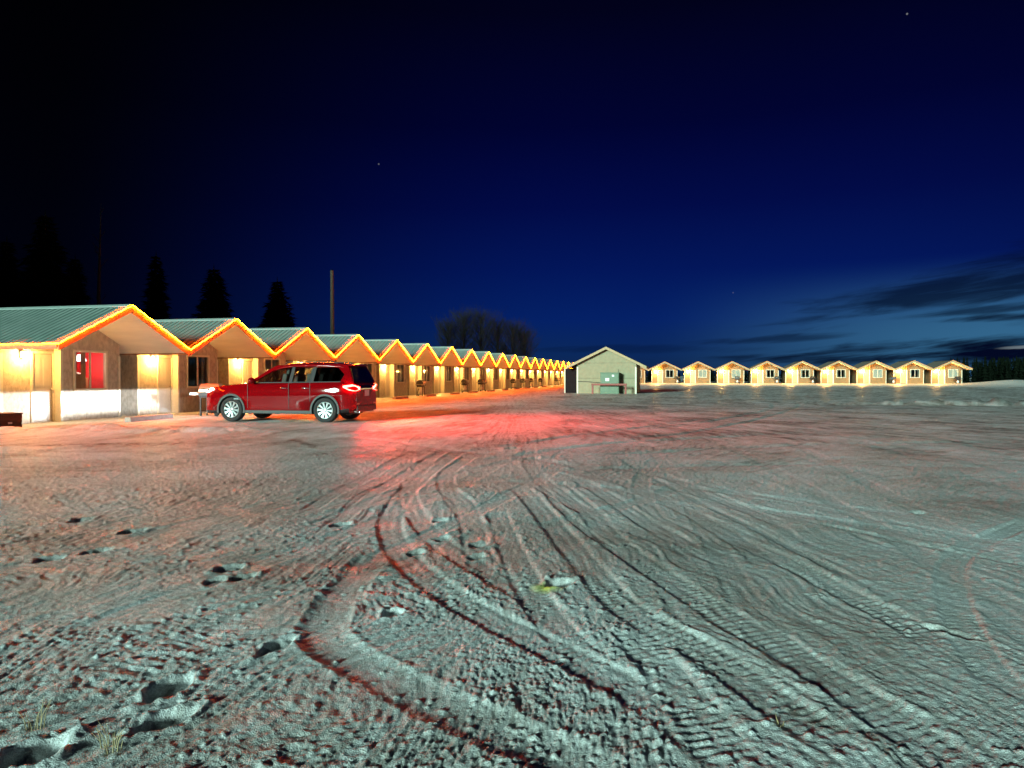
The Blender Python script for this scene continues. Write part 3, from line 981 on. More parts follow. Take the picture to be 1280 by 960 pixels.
def row_a(i, x=0, b=0, z=0):
    p = ROW_A0 + U * (SPACING * i + x) - V * b
    return Vector((p.x, p.y, z))


def row_b(k, x=0, b=0, z=0.0):
    p = ROW_B0 + V * (SPACING * k + x) + U * b
    return Vector((p.x, p.y, z))


c0 = make_cabin('motel_cabin', first=True)
c0.location = row_a(0)
c0.rotation_euler.z = ROW_A_ROT
tag(c0, 'nearest gabled cabin of the orange-lit row, red-lit room in its window', 'cabin', 'cabins of the orange-lit row')
c1 = make_cabin('motel_cabin')
treeA = tree_of(c1)
N_A = 20
for i in range(1, N_A):
    c = c1 if i == 1 else copy_tree(c1, None, treeA)
    c.location = row_a(i)
    c.rotation_euler.z = ROW_A_ROT
    extra = {1: ', just before the red SUV', 2: ', behind the red SUV bonnet', 3: ', behind the red SUV roof', 4: ', just past the red SUV'}.get(i, '')
    tag(c, '%s gabled cabin from the near end of the orange row%s' % (ORD[i], extra), 'cabin', 'cabins of the orange-lit row')
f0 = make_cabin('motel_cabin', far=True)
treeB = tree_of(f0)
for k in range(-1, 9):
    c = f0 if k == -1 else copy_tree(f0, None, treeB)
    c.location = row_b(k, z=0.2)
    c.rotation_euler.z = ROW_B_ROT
    if k == -1:
        lb = 'pale far cabin mostly hidden behind the grey shed'
    elif k == 8:
        lb = 'last pale cabin at the dark end of the far row'
    else:
        lb = '%s pale gabled cabin past the shed in the far row' % ORD[k]
    tag(c, lb, 'cabin', 'cabins of the far row')
    for w in [o for o in kids(c) if o.name.startswith('window')]:
        if k in (1, 2, 6, 8):     # blinds drawn in these
            mb = MB()
            mb.box(((WX0 + WX1) / 2, B_BAY + 0.11, (WZ0 + WZ1) / 2), (WX1 - WX0 - 0.05, 0.02, WZ1 - WZ0 - 0.02))
            mb.build('blind', M['blind'], w)

# wheel stops in front of the long row
mb = MB()
mb.prism([(-0.13, -0.03), (0.13, -0.03), (0.1, 0.15), (-0.1, 0.15)], 'x', -0.95, 0.95)
w0 = mb.build('wheel_stop', M['concrete'], None, bevel=0.02)
for i in range(0, 14):
    w = w0 if i == 0 else w0.copy()
    if i:
        COL.objects.link(w)
    w.location = row_a(i, 0.75 + random.uniform(-0.15, 0.15), -0.05 + random.uniform(-0.08, 0.08))
    w.rotation_euler.z = ROW_A_ROT + random.uniform(-0.03, 0.03)
    tag(w, 'concrete wheel stop in front of the %s cabin of the orange-lit row' % ORD[i], 'wheel stop', 'wheel stops along the orange-lit row')


# ------------------------------------------------------------------ barbecue grills
def make_grill():
    root = empty('barbecue_grill')
    mb = MB()
    mb.prism([(-0.24, 0.82), (0.24, 0.82), (0.2, 0.64), (-0.2, 0.64)], 'x', -0.36, 0.36)
    mb.box((0, -0.25, 0.76), (0.72, 0.03, 0.12))
    mb.build('firebox', M['black'], root, bevel=0.01)
    mb = MB()
    n = 12
    prof = [(0.25 * math.cos(PI * k / n), 0.835 + 0.30 * math.sin(PI * k / n) ** 0.8) for k in range(n + 1)]
    mb.prism(prof, 'x', -0.36, 0.36)
    lid = mb.build('lid', M['darkmetal'], root, bevel=0.01)
    mb = MB()
    mb.tube([(-0.26, -0.25, 0.95), (-0.26, -0.31, 0.96), (0.26, -0.31, 0.96), (0.26, -0.25, 0.95)], 0.014, 8)
    mb.build('handle', M['steel'], lid)
    for s in (-1, 1):
        mb = MB()
        mb.box((s * 0.55, 0, 0.80), (0.34, 0.44, 0.035))
        mb.box((s * 0.55, -0.21, 0.77), (0.34, 0.02, 0.07))
        mb.build('side_shelf', M['black'], root, bevel=0.006)
    for sx in (-1, 1):
        for sy in (-1, 1):
            mb = MB()
            mb.box((sx * 0.32, sy * 0.19, 0.36), (0.04, 0.04, 0.62))
            mb.build('leg', M['black'], root)
    mb = MB()
    mb.box((0, 0, 0.14), (0.66, 0.4, 0.025))
    mb.bar((-0.32, 0.19, 0.16), (0.32, 0.19, 0.6), 0.02, 0.03)
    mb.build('bottom_shelf', M['black'], root)
    for sy in (-1, 1):
        mb = MB()
        mb.lathe([(0.0, -0.025), (0.05, -0.025), (0.085, -0.02), (0.085, 0.02), (0.05, 0.025), (0.0, 0.025)], (0.33, sy * 0.24, 0.085), axis='y', n=16)
        mb.build('wheel', M['tyre'], root)
    for sy in (-1, 1):
        mb = MB()
        mb.lathe([(0.0, -0.015), (0.035, -0.015), (0.035, 0.015), (0.0, 0.015)], (-0.32, sy * 0.19, 0.035), axis='y', n=12)
        mb.build('caster', M['tyre'], root)
    tk = MB().lathe([(0.0, 0.155), (0.11, 0.16), (0.14, 0.2), (0.145, 0.3), (0.14, 0.42), (0.09, 0.48), (0.03, 0.49), (0.03, 0.53), (0.0, 0.53)], (0.02, -0.02, 0), n=18).lathe(
        [(0.09, 0.47), (0.095, 0.55)], (0.02, -0.02, 0), n=12, arc=PI * 1.4)
    tk.build('gas_tank', M['white'], root)
    return root


def clone_mesh_recolor(root, names, m):
    for o in kids(root):
        if o.name.split('.')[0] in names:
            o.data = o.data.copy()
            o.data.materials[0] = m


g0 = make_grill()
treeG = tree_of(g0)
GA = [(5, 0.9, 0.75), (7, 0.45, 0.7), (8, 0.4, 0.7), (10, 2.0, 0.6), (11, 1.9, 0.7), (12, 0.9, 0.6), (13, 2.1, 0.7), (16, -1.8, 0.6)]
for n, (i, x, b) in enumerate(GA):
    g = g0 if n == 0 else copy_tree(g0, None, treeG)
    g.location = row_a(i, x, b)
    g.rotation_euler.z = ROW_A_ROT + random.uniform(-0.25, 0.25)
    tag(g, 'black gas barbecue under the eaves of the %s cabin of the orange-lit row' % ORD[i], 'barbecue', 'barbecues outside the cabins')
GB = [(0, 2.0, 0.9, 'beside the first cabin past the shed'), (2, 0.85, 1.0, 'in front of the third cabin past the shed'),
      (3, 1.6, 1.0, 'in front of the fourth cabin past the shed'), (4, 1.65, 1.0, 'in front of the fifth cabin past the shed'),
      (6, 2.75, 1.2, 'in the gap after the seventh cabin past the shed'), (8, 0.95, 0.9, 'in front of the last far cabin')]
for (k, x, b, t) in GB:
    g = copy_tree(g0, None, treeG)
    g.location = row_b(k, x, b, 0.2)
    g.rotation_euler.z = ROW_B_ROT + random.uniform(-0.3, 0.3)
    tag(g, 'black gas barbecue %s' % t, 'barbecue', 'barbecues outside the cabins')
gs = copy_tree(g0, None, treeG)
gs.location = (-10.55, 24.95, 0)
gs.rotation_euler.z = R(-10)
clone_mesh_recolor(gs, ('lid',), mat('lid_beige', (0.55, 0.42, 0.33), 0.35, metal=0.5, var=0.1))
clone_mesh_recolor(gs, ('side_shelf',), M['white'])
tag(gs, 'barbecue with beige lid and white shelves at the nose of the red SUV', 'barbecue', 'barbecues outside the cabins')

# ------------------------------------------------------------------ the red SUV
def bool_cut(o, cutters):
    for c in cutters:
        md = o.modifiers.new('cut', 'BOOLEAN')
        md.operation = 'DIFFERENCE'
        md.solver = 'EXACT'
        md.object = c
    dg = bpy.context.evaluated_depsgraph_get()
    me = bpy.data.meshes.new_from_object(o.evaluated_get(dg))
    o.modifiers.clear()
    o.data = me
    for c in cutters:
        bpy.data.objects.remove(c)


def make_suv():
    root = empty('parked_suv', CAR_POS, CAR_ROT)
    # lower shell, lofted along the length
    ST = [  # x, top z, half width, bottom z
        (2.54, 0.80, 0.62, 0.42), (2.505, 0.90, 0.78, 0.30), (2.42, 0.985, 0.885, 0.25), (2.25, 1.03, 0.95, 0.24), (1.95, 1.07, 0.985, 0.24),
        (1.55, 1.105, 0.995, 0.25), (1.2, 1.135, 0.99, 0.26), (0.86, 1.155, 0.985, 0.26), (0.2, 1.155, 0.985, 0.26), (-0.6, 1.17, 0.985, 0.26),
        (-1.2, 1.185, 0.99, 0.26), (-1.7, 1.195, 0.995, 0.27), (-2.1, 1.20, 0.98, 0.30), (-2.4, 1.19, 0.945, 0.33), (-2.56, 1.17, 0.90, 0.36),
        (-2.635, 1.12, 0.85, 0.40), (-2.665, 1.02, 0.80, 0.45)]
    rings = []
    for (x, t, w, b) in ST:
        hood = x > 0.85
        cr = 0.035 if hood else 0.0
        half = [(0, t + cr), (0.5 * w, t + cr * 0.75), (0.80 * w, t + (0.0 if hood else 0.0)), (0.915 * w, t - 0.02), (0.955 * w, t - 0.075), (0.985 * w, t - 0.2 * (t - b)),
                (w, t - 0.42 * (t - b)), (0.992 * w, t - 0.60 * (t - b)), (1.0 * w, t - 0.74 * (t - b)), (0.985 * w, b + 0.10), (0.94 * w, b), (0.6 * w, b), (0, b)]
        full = half + [(-y, z) for (y, z) in reversed(half[1:-1])]
        rings.append([(x, y, z) for y, z in full])
    n = len(rings[0])
    mb = MB()
    vs = [p for r in rings for p in r]
    fs, ms = [], []
    for i in range(len(rings) - 1):
        for k in range(n):
            a, b_ = i * n + k, i * n + (k + 1) % n
            fs.append((a, b_, b_ + n, a + n))
    mb.add(vs, fs, 0, True)
    mb.add(rings[0], [tuple(range(n))], 0, False)
    mb.add(rings[-1], [tuple(reversed(range(n)))], 0, False)
    me = mb.mesh('body', [M['paint'], M['black']])
    bm = bmesh.new()
    bm.from_mesh(me)
    bmesh.ops.remove_doubles(bm, verts=bm.verts, dist=1e-5)
    for f in bm.faces:
        c = f.calc_center_median()
        if c.z < 0.37 or (c.x > 2.47 and c.z < 0.60):
            f.material_index = 1
    bm.to_mesh(me)
    bm.free()
    body = bpy.data.objects.new('body', me)
    body.parent = root
    link(body)
    AX = 1.535
    cut = []
    for ax in (AX, -AX):
        for s in (-1, 1):
            q = MB()
            q.lathe([(0.0, 0.60), (0.425, 0.60), (0.425, 1.2), (0.0, 1.2)] if s > 0 else [(0.0, -1.2), (0.425, -1.2), (0.425, -0.6), (0.0, -0.6)], (ax, 0, 0.375), axis='y', n=40, smooth=False)
            co = q.build('cutter', M['black'], root)
            bm = bmesh.new(); bm.from_mesh(co.data)
            bmesh.ops.remove_doubles(bm, verts=bm.verts, dist=1e-5)
            bmesh.ops.recalc_face_normals(bm, faces=bm.faces)
            bm.to_mesh(co.data); bm.free()
            cut.append(co)
    bpy.context.view_layer.update()
    bool_cut(body, cut)
    for p in body.data.polygons:
        if p.material_index >= 2:
            p.material_index = 1

    # greenhouse: side lean
    def sy(z):
        f = (z - 1.14) / 0.55
        return 0.90 - 0.20 * f - 0.03 * f * f
    # roof panel
    Vt = []
    xs = [0.26, 0.12, -0.1, -0.45, -1.0, -1.5, -1.9, -2.15, -2.30]
    zc = [1.60, 1.675, 1.725, 1.755, 1.762, 1.755, 1.735, 1.70, 1.665]
    ys = [-1, -0.86, -0.55, 0, 0.55, 0.86, 1]
    mb = MB()
    for i, x in enumerate(xs):
        hw = 0.735 - 0.03 * (i == 0) - 0.05 * max(0, (-x - 1.6))
        for yv in ys:
            Vt.append((x, yv * hw, zc[i] - 0.075 * abs(yv) ** 2.5 - (0.02 if abs(yv) == 1 else 0)))
    ny = len(ys)
    F = []
    for i in range(len(xs) - 1):
        for k in range(ny - 1):
            a = i * ny + k
            F.append((a, a + 1, a + 1 + ny, a + ny))
    nv = len(Vt)
    low = [(p[0], p[1], p[2] - 0.045) for p in Vt]
    FB = [tuple(nv + q for q in reversed(f)) for f in F]
    edge = []
    loop = [k for k in range(ny)] + [i * ny + ny - 1 for i in range(1, len(xs))] + [(len(xs) - 1) * ny + k for k in range(ny - 2, -1, -1)] + [i * ny for i in range(len(xs) - 2, 0, -1)]
    for q in range(len(loop)):
        a, b_ = loop[q], loop[(q + 1) % len(loop)]
        edge.append((b_, a, a + nv, b_ + nv))
    mb.add(Vt + low, F + FB + edge, 0, True)
    mb.build('roof', M['paint'], root)
    # spoiler over the rear window
    MB().prism([(-2.15, 1.70), (-2.40, 1.672), (-2.42, 1.645), (-2.2, 1.64)], 'y', -0.62, 0.62).build('rear_spoiler', M['paint'], root, bevel=0.01)

    def side_poly(mbx, pts, s, off=0.0, th=0.03, mi=0):
        a = [(x, s * (sy(z) + off), z) for x, z in pts]
        b = [(x, s * (sy(z) + off - th), z) for x, z in pts]
        m = len(pts)
        F = [tuple(range(m)), tuple(reversed(range(m, 2 * m)))] + [(i, i + m, (i + 1) % m + m, (i + 1) % m) for i in range(m)]
        mbx.add(a + b, F, mi)
    for s in (1, -1):
        mb = MB()
        side_poly(mb, [(1.06, 1.14), (0.88, 1.155), (0.06, 1.62), (0.14, 1.665), (0.26, 1.62)], s, 0.0, 0.06)          # A
        side_poly(mb, [(-1.98, 1.185), (-2.12, 1.40), (-1.83, 1.615), (-1.9, 1.70), (-2.22, 1.66), (-2.40, 1.45), (-2.57, 1.16), (-2.2, 1.16)], s, 0.0, 0.08)  # D
        side_poly(mb, [(0.16, 1.665), (0.06, 1.615), (-1.83, 1.60), (-1.9, 1.70)], s, 0.0, 0.06)
        mb.build('pillar', M['paint'], root)
        mb = MB()
        side_poly(mb, [(-0.43, 1.15), (-0.32, 1.15), (-0.36, 1.62), (-0.46, 1.62)], s, 0.004, 0.05)
        side_poly(mb, [(-1.12, 1.16), (-1.00, 1.16), (-1.05, 1.61), (-1.16, 1.61)], s, 0.004, 0.05)
        side_poly(mb, [(0.9, 1.145), (0.9, 1.172), (-2.0, 1.205), (-2.0, 1.178)], s, 0.008, 0.04)
        mb.build('window_trim', M['black'], root)
        for pts, mt in (([(0.86, 1.165), (-0.32, 1.17), (-0.36, 1.612), (0.05, 1.612)], 'carglass'), ([(-0.43, 1.17), (-1.00, 1.18), (-1.05, 1.605), (-0.46, 1.612)], 'carglass'),
                        ([(-1.12, 1.18), (-1.97, 1.19), (-2.10, 1.40), (-1.85, 1.60), (-1.16, 1.603)], 'darkglass')):
            mb = MB()
            mb.add([(x, s * (sy(z) - 0.02), z) for x, z in pts], [tuple(range(len(pts)))])
            mb.build('side_window', M[mt], root, fix=False)
        # wheel arch cladding, sill cladding
        for ax in (AX, -AX):
            mb = MB()
            a0, a1 = R(-14), R(194)
            m = 30
            Vt, F = [], []
            for k in range(m + 1):
                a = a0 + (a1 - a0) * k / m
                for rr, yy in ((0.412, 0.955), (0.412, 1.006), (0.468, 1.006), (0.475, 0.955)):
                    Vt.append((ax + rr * math.cos(a), s * yy, 0.375 + rr * math.sin(a)))
            for k in range(m):
                for q in range(3):
                    F.append((4 * k + q, 4 * k + q + 1, 4 * k + q + 5, 4 * k + q + 4))
            mb.add(Vt, F, 0, False)
            mb.build('arch_cladding', M['clad'], root)
        mb = MB()
        mb.box((0, s * 0.955, 0.31), (2.2, 0.08, 0.10))
        mb.build('sill', M['clad'], root, bevel=0.015)
        # door seams and handles
        mb = MB()
        for x, z0, z1 in ((0.98, 0.42, 1.12), (-0.37, 0.40, 1.14), (-1.06, 0.62, 1.15)):
            mb.box((x, s * 0.987, (z0 + z1) / 2), (0.012, 0.012, z1 - z0))
        mb.build('door_seam', M['black'], root)
        for x in (-0.2, -0.90):
            mb = MB()
            mb.tube([(x - 0.1, s * 0.965, 1.01), (x - 0.08, s * 1.015, 1.012), (x + 0.08, s * 1.015, 1.015), (x + 0.1, s * 0.965, 1.013)], 0.014, 8)
            mb.build('door_handle', M['chrome'], root)
        mb = MB()
        mb.box((1.32, s * 0.992, 0.70), (0.24, 0.014, 0.045))
        mb.build('fender_badge', M['chrome'], root, bevel=0.004)
        mb = MB()
        mb.bar((0.82, s * 0.9, 1.17), (0.80, s * 1.04, 1.2), 0.07, 0.05)
        mb.lathe([(0.0, -0.09), (0.07, -0.075), (0.09, 0.0), (0.08, 0.06), (0.0, 0.075)], (0.80, s * 1.08, 1.225), axis='x', n=14)
        mb.build('side_mirror', M['paint'], root)
        mb = MB()
        mb.tube([(-0.1, s * 0.655, 1.70), (-0.2, s * 0.66, 1.755), (-1.65, s * 0.655, 1.765), (-1.8, s * 0.65, 1.71)], 0.016, 8)
        mb.build('roof_rail', M['black'], root)
        # lamps
        mb = MB()
        P = [(2.485, 0.60, 0.93), (2.505, 0.60, 0.85), (2.40, 0.905, 0.88), (2.20, 0.965, 0.96), (2.24, 0.955, 1.0)]
        mb.add([(x + 0.012, s * (y + 0.008), z) for x, y, z in P] + [(x - 0.06, s * (y - 0.05), z) for x, y, z in P],
               [(0, 1, 2, 3, 4), (9, 8, 7, 6, 5)] + [(i, i + 5, (i + 1) % 5 + 5, (i + 1) % 5) for i in range(5)])
        mb.build('headlight', M['head'], root)
        mb = MB()
        P = [(-2.16, 0.968, 1.08), (-2.16, 0.975, 1.03), (-2.42, 0.945, 0.95), (-2.58, 0.90, 0.93), (-2.655, 0.80, 0.93), (-2.668, 0.52, 0.97), (-2.664, 0.52, 1.04), (-2.63, 0.83, 1.09), (-2.55, 0.905, 1.115)]
        m = len(P)
        mb.add([(x - 0.035, s * (y + 0.035), z) for x, y, z in P] + [(x + 0.06, s * (y - 0.05), z) for x, y, z in P],
               [tuple(range(m)), tuple(reversed(range(m, 2 * m)))] + [(i, i + m, (i + 1) % m + m, (i + 1) % m) for i in range(m)])
        mb.build('tail_light', M['tail'], root)
        mb = MB()
        mb.box((-2.655, s * 0.66, 0.56), (0.03, 0.2, 0.04))
        mb.build('reflector', mat('reflector_red', (0.6, 0.03, 0.02), 0.3), root)
    # windscreen and rear window
    MB().add([(1.03, -0.84, 1.14), (1.03, 0.84, 1.14), (0.21, 0.66, 1.635), (0.21, -0.66, 1.635)], [(0, 1, 2, 3)]).build('windscreen', M['carglass'], root, fix=False)
    MB().add([(-2.58, -0.80, 1.17), (-2.58, 0.80, 1.17), (-2.3, 0.62, 1.64), (-2.3, -0.62, 1.64)], [(0, 1, 2, 3)]).build('rear_window', M['darkglass'], root, fix=False)
    # rear end
    MB().box((-2.685, 0, 0.86), (0.02, 0.34, 0.17)).build('number_plate', M['plate'], root, bevel=0.004)
    MB().box((-2.66, 0, 0.42), (0.09, 1.5, 0.16)).box((-2.60, 0, 0.33), (0.1, 1.2, 0.06)).build('rear_bumper', M['clad'], root, bevel=0.02)
    MB().box((-2.675, 0, 0.985), (0.02, 0.9, 0.035)).build('tailgate_bar', M['chrome'], root, bevel=0.004)
    MB().tube([(-2.45, 0.55, 0.33), (-2.68, 0.55, 0.31)], 0.04, 12).tube([(-2.45, -0.55, 0.33), (-2.68, -0.55, 0.31)], 0.04, 12).build('exhaust', M['chrome'], root)
    mb = MB()
    mb.box((2.53, 0, 0.80), (0.06, 1.1, 0.04)).box((2.535, 0, 0.66), (0.05, 1.15, 0.16))
    for k in range(5):
        mb.box((2.566, 0, 0.60 + k * 0.035), (0.01, 1.1, 0.012), 1)
    mb.build('grille', [M['chrome'], M['black']], root, bevel=0.006)
    MB().box((2.50, 0, 0.30), (0.1, 1.5, 0.1)).build('front_bumper', M['chrome'], root, bevel=0.02)
    # underside and wheels
    MB().box((0, 0, 0.32), (4.3, 1.1, 0.18)).build('underbody', M['black'], root)
    tyre = MB()
    tyre.lathe([(0.245, -0.10), (0.30, -0.122), (0.355, -0.118), (0.374, -0.095), (0.377, 0.0), (0.374, 0.095), (0.355, 0.118), (0.30, 0.122), (0.245, 0.10), (0.245, -0.10)], axis='y', n=44)
    tm = tyre.mesh('tyre', M['tyre'])
    rim = MB()
    rim.lathe([(0.247, 0.10), (0.252, 0.112), (0.235, 0.112), (0.225, 0.06), (0.222, -0.09), (0.247, -0.10)], axis='y', n=40)
    for k in range(10):
        a = 2 * PI * k / 10
        for da in (-0.085, 0.085):
            rim.bar((0.05 * math.cos(a), 0.085, 0.05 * math.sin(a)), (0.236 * math.cos(a + da), 0.098, 0.236 * math.sin(a + da)), 0.022, 0.026, 0, up=(0, 1, 0))
    rim.lathe([(0.0, 0.106), (0.035, 0.104), (0.07, 0.095), (0.072, 0.05)], axis='y', n=20)
    rm = rim.mesh('rim', M['rim'])
    disc = MB()
    disc.lathe([(0.0, 0.02), (0.223, 0.02)], axis='y', n=30)
    dm = disc.mesh('brake_disc', M['darkmetal'])
    for ax in (AX, -AX):
        for s in (1, -1):
            w = empty('wheel', (ax, s * 0.865, 0.375), 0 if s > 0 else PI, root)
            w.rotation_euler.y = 0.2 + ax
            for nm, dta in (('tyre', tm), ('rim', rm), ('brake_disc', dm)):
                o = bpy.data.objects.new(nm, dta)
                o.parent = w
                link(o)
    # seats and steering wheel seen through the glass
    for x, ys in ((0.02, (0.38, -0.38)), (-0.80, (0.42, -0.42)), (-1.5, (0.4, -0.4))):
        for y in ys:
            mb = MB()
            rot = Matrix.Rotation(R(-14), 3, 'Y')
            mb.box((x - 0.02, y, 1.12), (0.15, 0.5, 0.62), 0, rot)
            mb.box((x - 0.12, y, 1.48), (0.1, 0.26, 0.18), 0, rot)
            mb.build('seat', M['seat'], root, bevel=0.04)
    mb = MB()
    mb.tube([(0.52 - 0.07 * math.sin(2 * PI * k / 20), 0.38 + 0.18 * math.cos(2 * PI * k / 20), 1.2 + 0.17 * math.sin(2 * PI * k / 20)) for k in range(21)], 0.014, 6, caps=False)
    mb.build('steering_wheel', M['black'], root)
    mb = MB()
    mb.box((0.72, 0, 1.10), (0.4, 1.5, 0.14))
    mb.build('dashboard', M['black'], root, bevel=0.03)
    for o in kids(root):
        if o.type == 'MESH':
            for v in o.data.vertices:
                if v.co.z > 0.6:
                    v.co.z = 0.6 + (v.co.z - 0.6) * 1.06
                if v.co.x < -2.02:
                    v.co.x = -2.02 + (v.co.x + 2.02) * 0.68
    # the beams: flat-topped low beam
    for s in (1, -1):
        ld = bpy.data.lights.new('low_beam', 'SPOT')
        ld.energy = 1400
        ld.color = (0.86, 0.94, 1.0)
        ld.spot_size = R(104)
        ld.spot_blend = 0.6
        ld.shadow_soft_size = 0.03
        ld.use_nodes = True
        nt = ld.node_tree
        em = nt.nodes['Emission']
        tc = nt.nodes.new('ShaderNodeTexCoord')
        sp = nt.nodes.new('ShaderNodeSeparateXYZ')
        mr = nt.nodes.new('ShaderNodeMapRange')
        mr.interpolation_type = 'SMOOTHSTEP'
        nt.links.new(tc.outputs['Normal'], sp.inputs[0])
        nt.links.new(sp.outputs['Y'], mr.inputs['Value'])
        mr.inputs['From Min'].default_value = 0.012
        mr.inputs['From Max'].default_value = -0.012
        mr2 = nt.nodes.new('ShaderNodeMapRange')
        mr2.interpolation_type = 'SMOOTHSTEP'
        nt.links.new(sp.outputs['Y'], mr2.inputs['Value'])
        mr2.inputs['From Min'].default_value = -0.20
        mr2.inputs['From Max'].default_value = -0.12
        mr2.inputs['To Min'].default_value = 0.06
        ml = nt.nodes.new('ShaderNodeMath')
        ml.operation = 'MULTIPLY'
        nt.links.new(mr.outputs[0], ml.inputs[0])
        nt.links.new(mr2.outputs[0], ml.inputs[1])
        nt.links.new(ml.outputs[0], em.inputs['Strength'])
        lo = bpy.data.objects.new('low_beam', ld)
        # look along +x, local y up
        lo.rotation_euler = Matrix(((0, 0, -1), (-1, 0, 0), (0, 1, 0))).to_euler()
        lo.location = (2.60, s * 0.76, 0.91)
        lo.parent = root
        link(lo)
        ld = bpy.data.lights.new('brake_glow', 'SPOT')
        ld.energy = 5200
        ld.color = (1.0, 0.018, 0.010)
        ld.spot_size = R(142)
        ld.spot_blend = 0.8
        ld.shadow_soft_size = 0.1
        lo = bpy.data.objects.new('brake_glow', ld)
        lo.rotation_euler = Matrix(((0, 0, 1), (1, 0, 0), (0, 1, 0))).to_euler()
        lo.location = (-2.54, s * 0.78, 1.02)
        lo.parent = root
        link(lo)
    return root


suv = make_suv()
tag(suv, 'red SUV parked side-on with brake lights and headlights on', 'car')


# ------------------------------------------------------------------ shed in the middle of the yard
def make_shed():
    root = empty('utility_shed', (7.54, 56.7, 0), ROW_B_ROT)
    hw, zr, ze, dp, rh = 2.35, 3.72, 2.16, 6.4, 3.15
    sl = (zr - ze) / rh
    mb = MB()
    top = lambda x: zr - sl * abs(x) - 0.1
    mb.add([(-hw, 0, -0.1), (hw, 0, -0.1), (hw, 0, top(hw)), (0, 0, top(0)), (-hw, 0, top(hw))], [(0, 1, 2, 3, 4)])
    mb.add([(-hw, dp, -0.1), (hw, dp, -0.1), (hw, dp, top(hw)), (0, dp, top(0)), (-hw, dp, top(hw))], [(4, 3, 2, 1, 0)])
    mb.add([(-hw, 0, -0.1), (-hw, dp, -0.1), (-hw, dp, top(hw)), (-hw, 0, top(hw))], [(3, 2, 1, 0)])
    mb.add([(hw, 0, -0.1), (hw, dp, -0.1), (hw, dp, top(hw)), (hw, 0, top(hw))], [(0, 1, 2, 3)])
    mb.build('wall', M['shedwall'], root, fix=False)
    mb = MB()
    for z in (1.22, 2.44):
        w = min(hw, (zr - 0.1 - z) / sl) - 0.03
        mb.box((0, -0.004, z), (2 * w, 0.012, 0.014))
    mb.build('board_seam', M['sheddark'], root)
    mb = MB()
    for s in (-1, 1):
        mb.prism([(0, zr), (s * rh, ze), (s * rh, ze - 0.1), (0, zr - 0.1)], 'y', -0.42, dp + 0.2)
    mb.build('roof', M['shedroof'], root)
    for s in (-1, 1):
        MB().prism([(0, zr + 0.01), (s * (rh + .02), ze + 0.01), (s * (rh + .02), ze - 0.2), (0, zr - 0.2)], 'y', -0.46, -0.425).build('rake_board', M['fascia_pale'], root)
    mb = MB()
    for s in (-1, 1):
        mb.box((s * (hw - 0.03), -0.012, 1.05), (0.12, 0.03, 2.15))
    mb.build('corner_board', M['trim'], root)
    # dark steel lean-to under the overhang
    mb = MB()
    for k in range(7):
        mb.box((-hw - 0.12 - k * 0.15, 0.55 + 0.012 * (k % 2), 1.02), (0.15, 0.04, 2.0))
    mb.box((-hw - 1.0, 3.4, 1.02), (0.04, 5.6, 2.0))
    mb.build('lean_to', M['sheddark'], root)
    MB().box((-hw - 1.07, 0.5, 1.0), (0.08, 0.08, 2.0)).build('post', M['trim'], root)
    mb = MB()
    mb.tube([(-hw + 0.05, -0.03, 0.97), (-1.4, -0.03, 0.93), (-0.5, -0.03, 0.86)], 0.025, 6)
    mb.tube([(0.95, -0.03, 0.75), (0.95, -0.03, 1.2)], 0.03, 6)
    mb.tube([(0.95, -0.03, 1.2), (0.95, -0.03, 1.95)], 0.012, 6)
    mb.build('conduit', M['darkmetal'], root)
    MB().lathe([(0, -0.09), (0.09, -0.09), (0.09, 0), (0.0, 0.0)], (0.95, -0.05, 0.92), axis='y', n=16).box((0.95, -0.05, 0.72), (0.2, 0.1, 0.3)).build('meter', M['steel'], root)
    tag(root, 'tan plywood shed with cream gable trim standing alone mid-yard', 'shed')
    return root


make_shed()


def on_shed(x, y, z=0):
    p = Vector((7.54, 56.7, 0)) + V * x + U * y
    return (p.x, p.y, z)


cab = empty('transformer_cabinet', on_shed(0.34, -0.62), ROW_B_ROT)
MB().box((0, 0, 0.80), (1.46, 0.8, 1.66)).box((0, 0, -0.0), (1.54, 0.9, 0.1)).build('housing', M['green'], cab, bevel=0.02)
mb = MB()
for s in (-1, 1):
    mb.box((s * 0.355, -0.41, 0.85), (0.66, 0.02, 1.36))
dd = mb.build('door', M['green'], cab, bevel=0.008)
MB().box((0.05, -0.43, 0.75), (0.03, 0.03, 0.14)).build('handle', M['steel'], dd)
MB().box((0, -0.0, 1.655), (1.54, 0.88, 0.05)).build('cap', M['green'], cab, bevel=0.01)
mb = MB()
mb.box((-0.17, -0.424, 1.12), (0.30, 0.006, 0.24))
mb.build('notice', M['white'], cab)
MB().box((0.28, -0.424, 1.42), (0.17, 0.006, 0.15)).build('notice', M['white'], cab)
tag(cab, 'green steel transformer cabinet with two white notices against the shed', 'electrical cabinet')
rl = empty('guard_rail', on_shed(0.35, -1.5), ROW_B_ROT)
MB().box((0, 0, 0.74), (2.75, 0.12, 0.15)).build('rail', M['redpipe'], rl, bevel=0.02)
for s in (-1, 1):
    MB().box((s * 1.28, 0, 0.3), (0.14, 0.12, 0.72)).build('post', M['redpipe'], rl, bevel=0.01)
tag(rl, 'red steel guard rail in front of the green cabinet', 'guard rail')

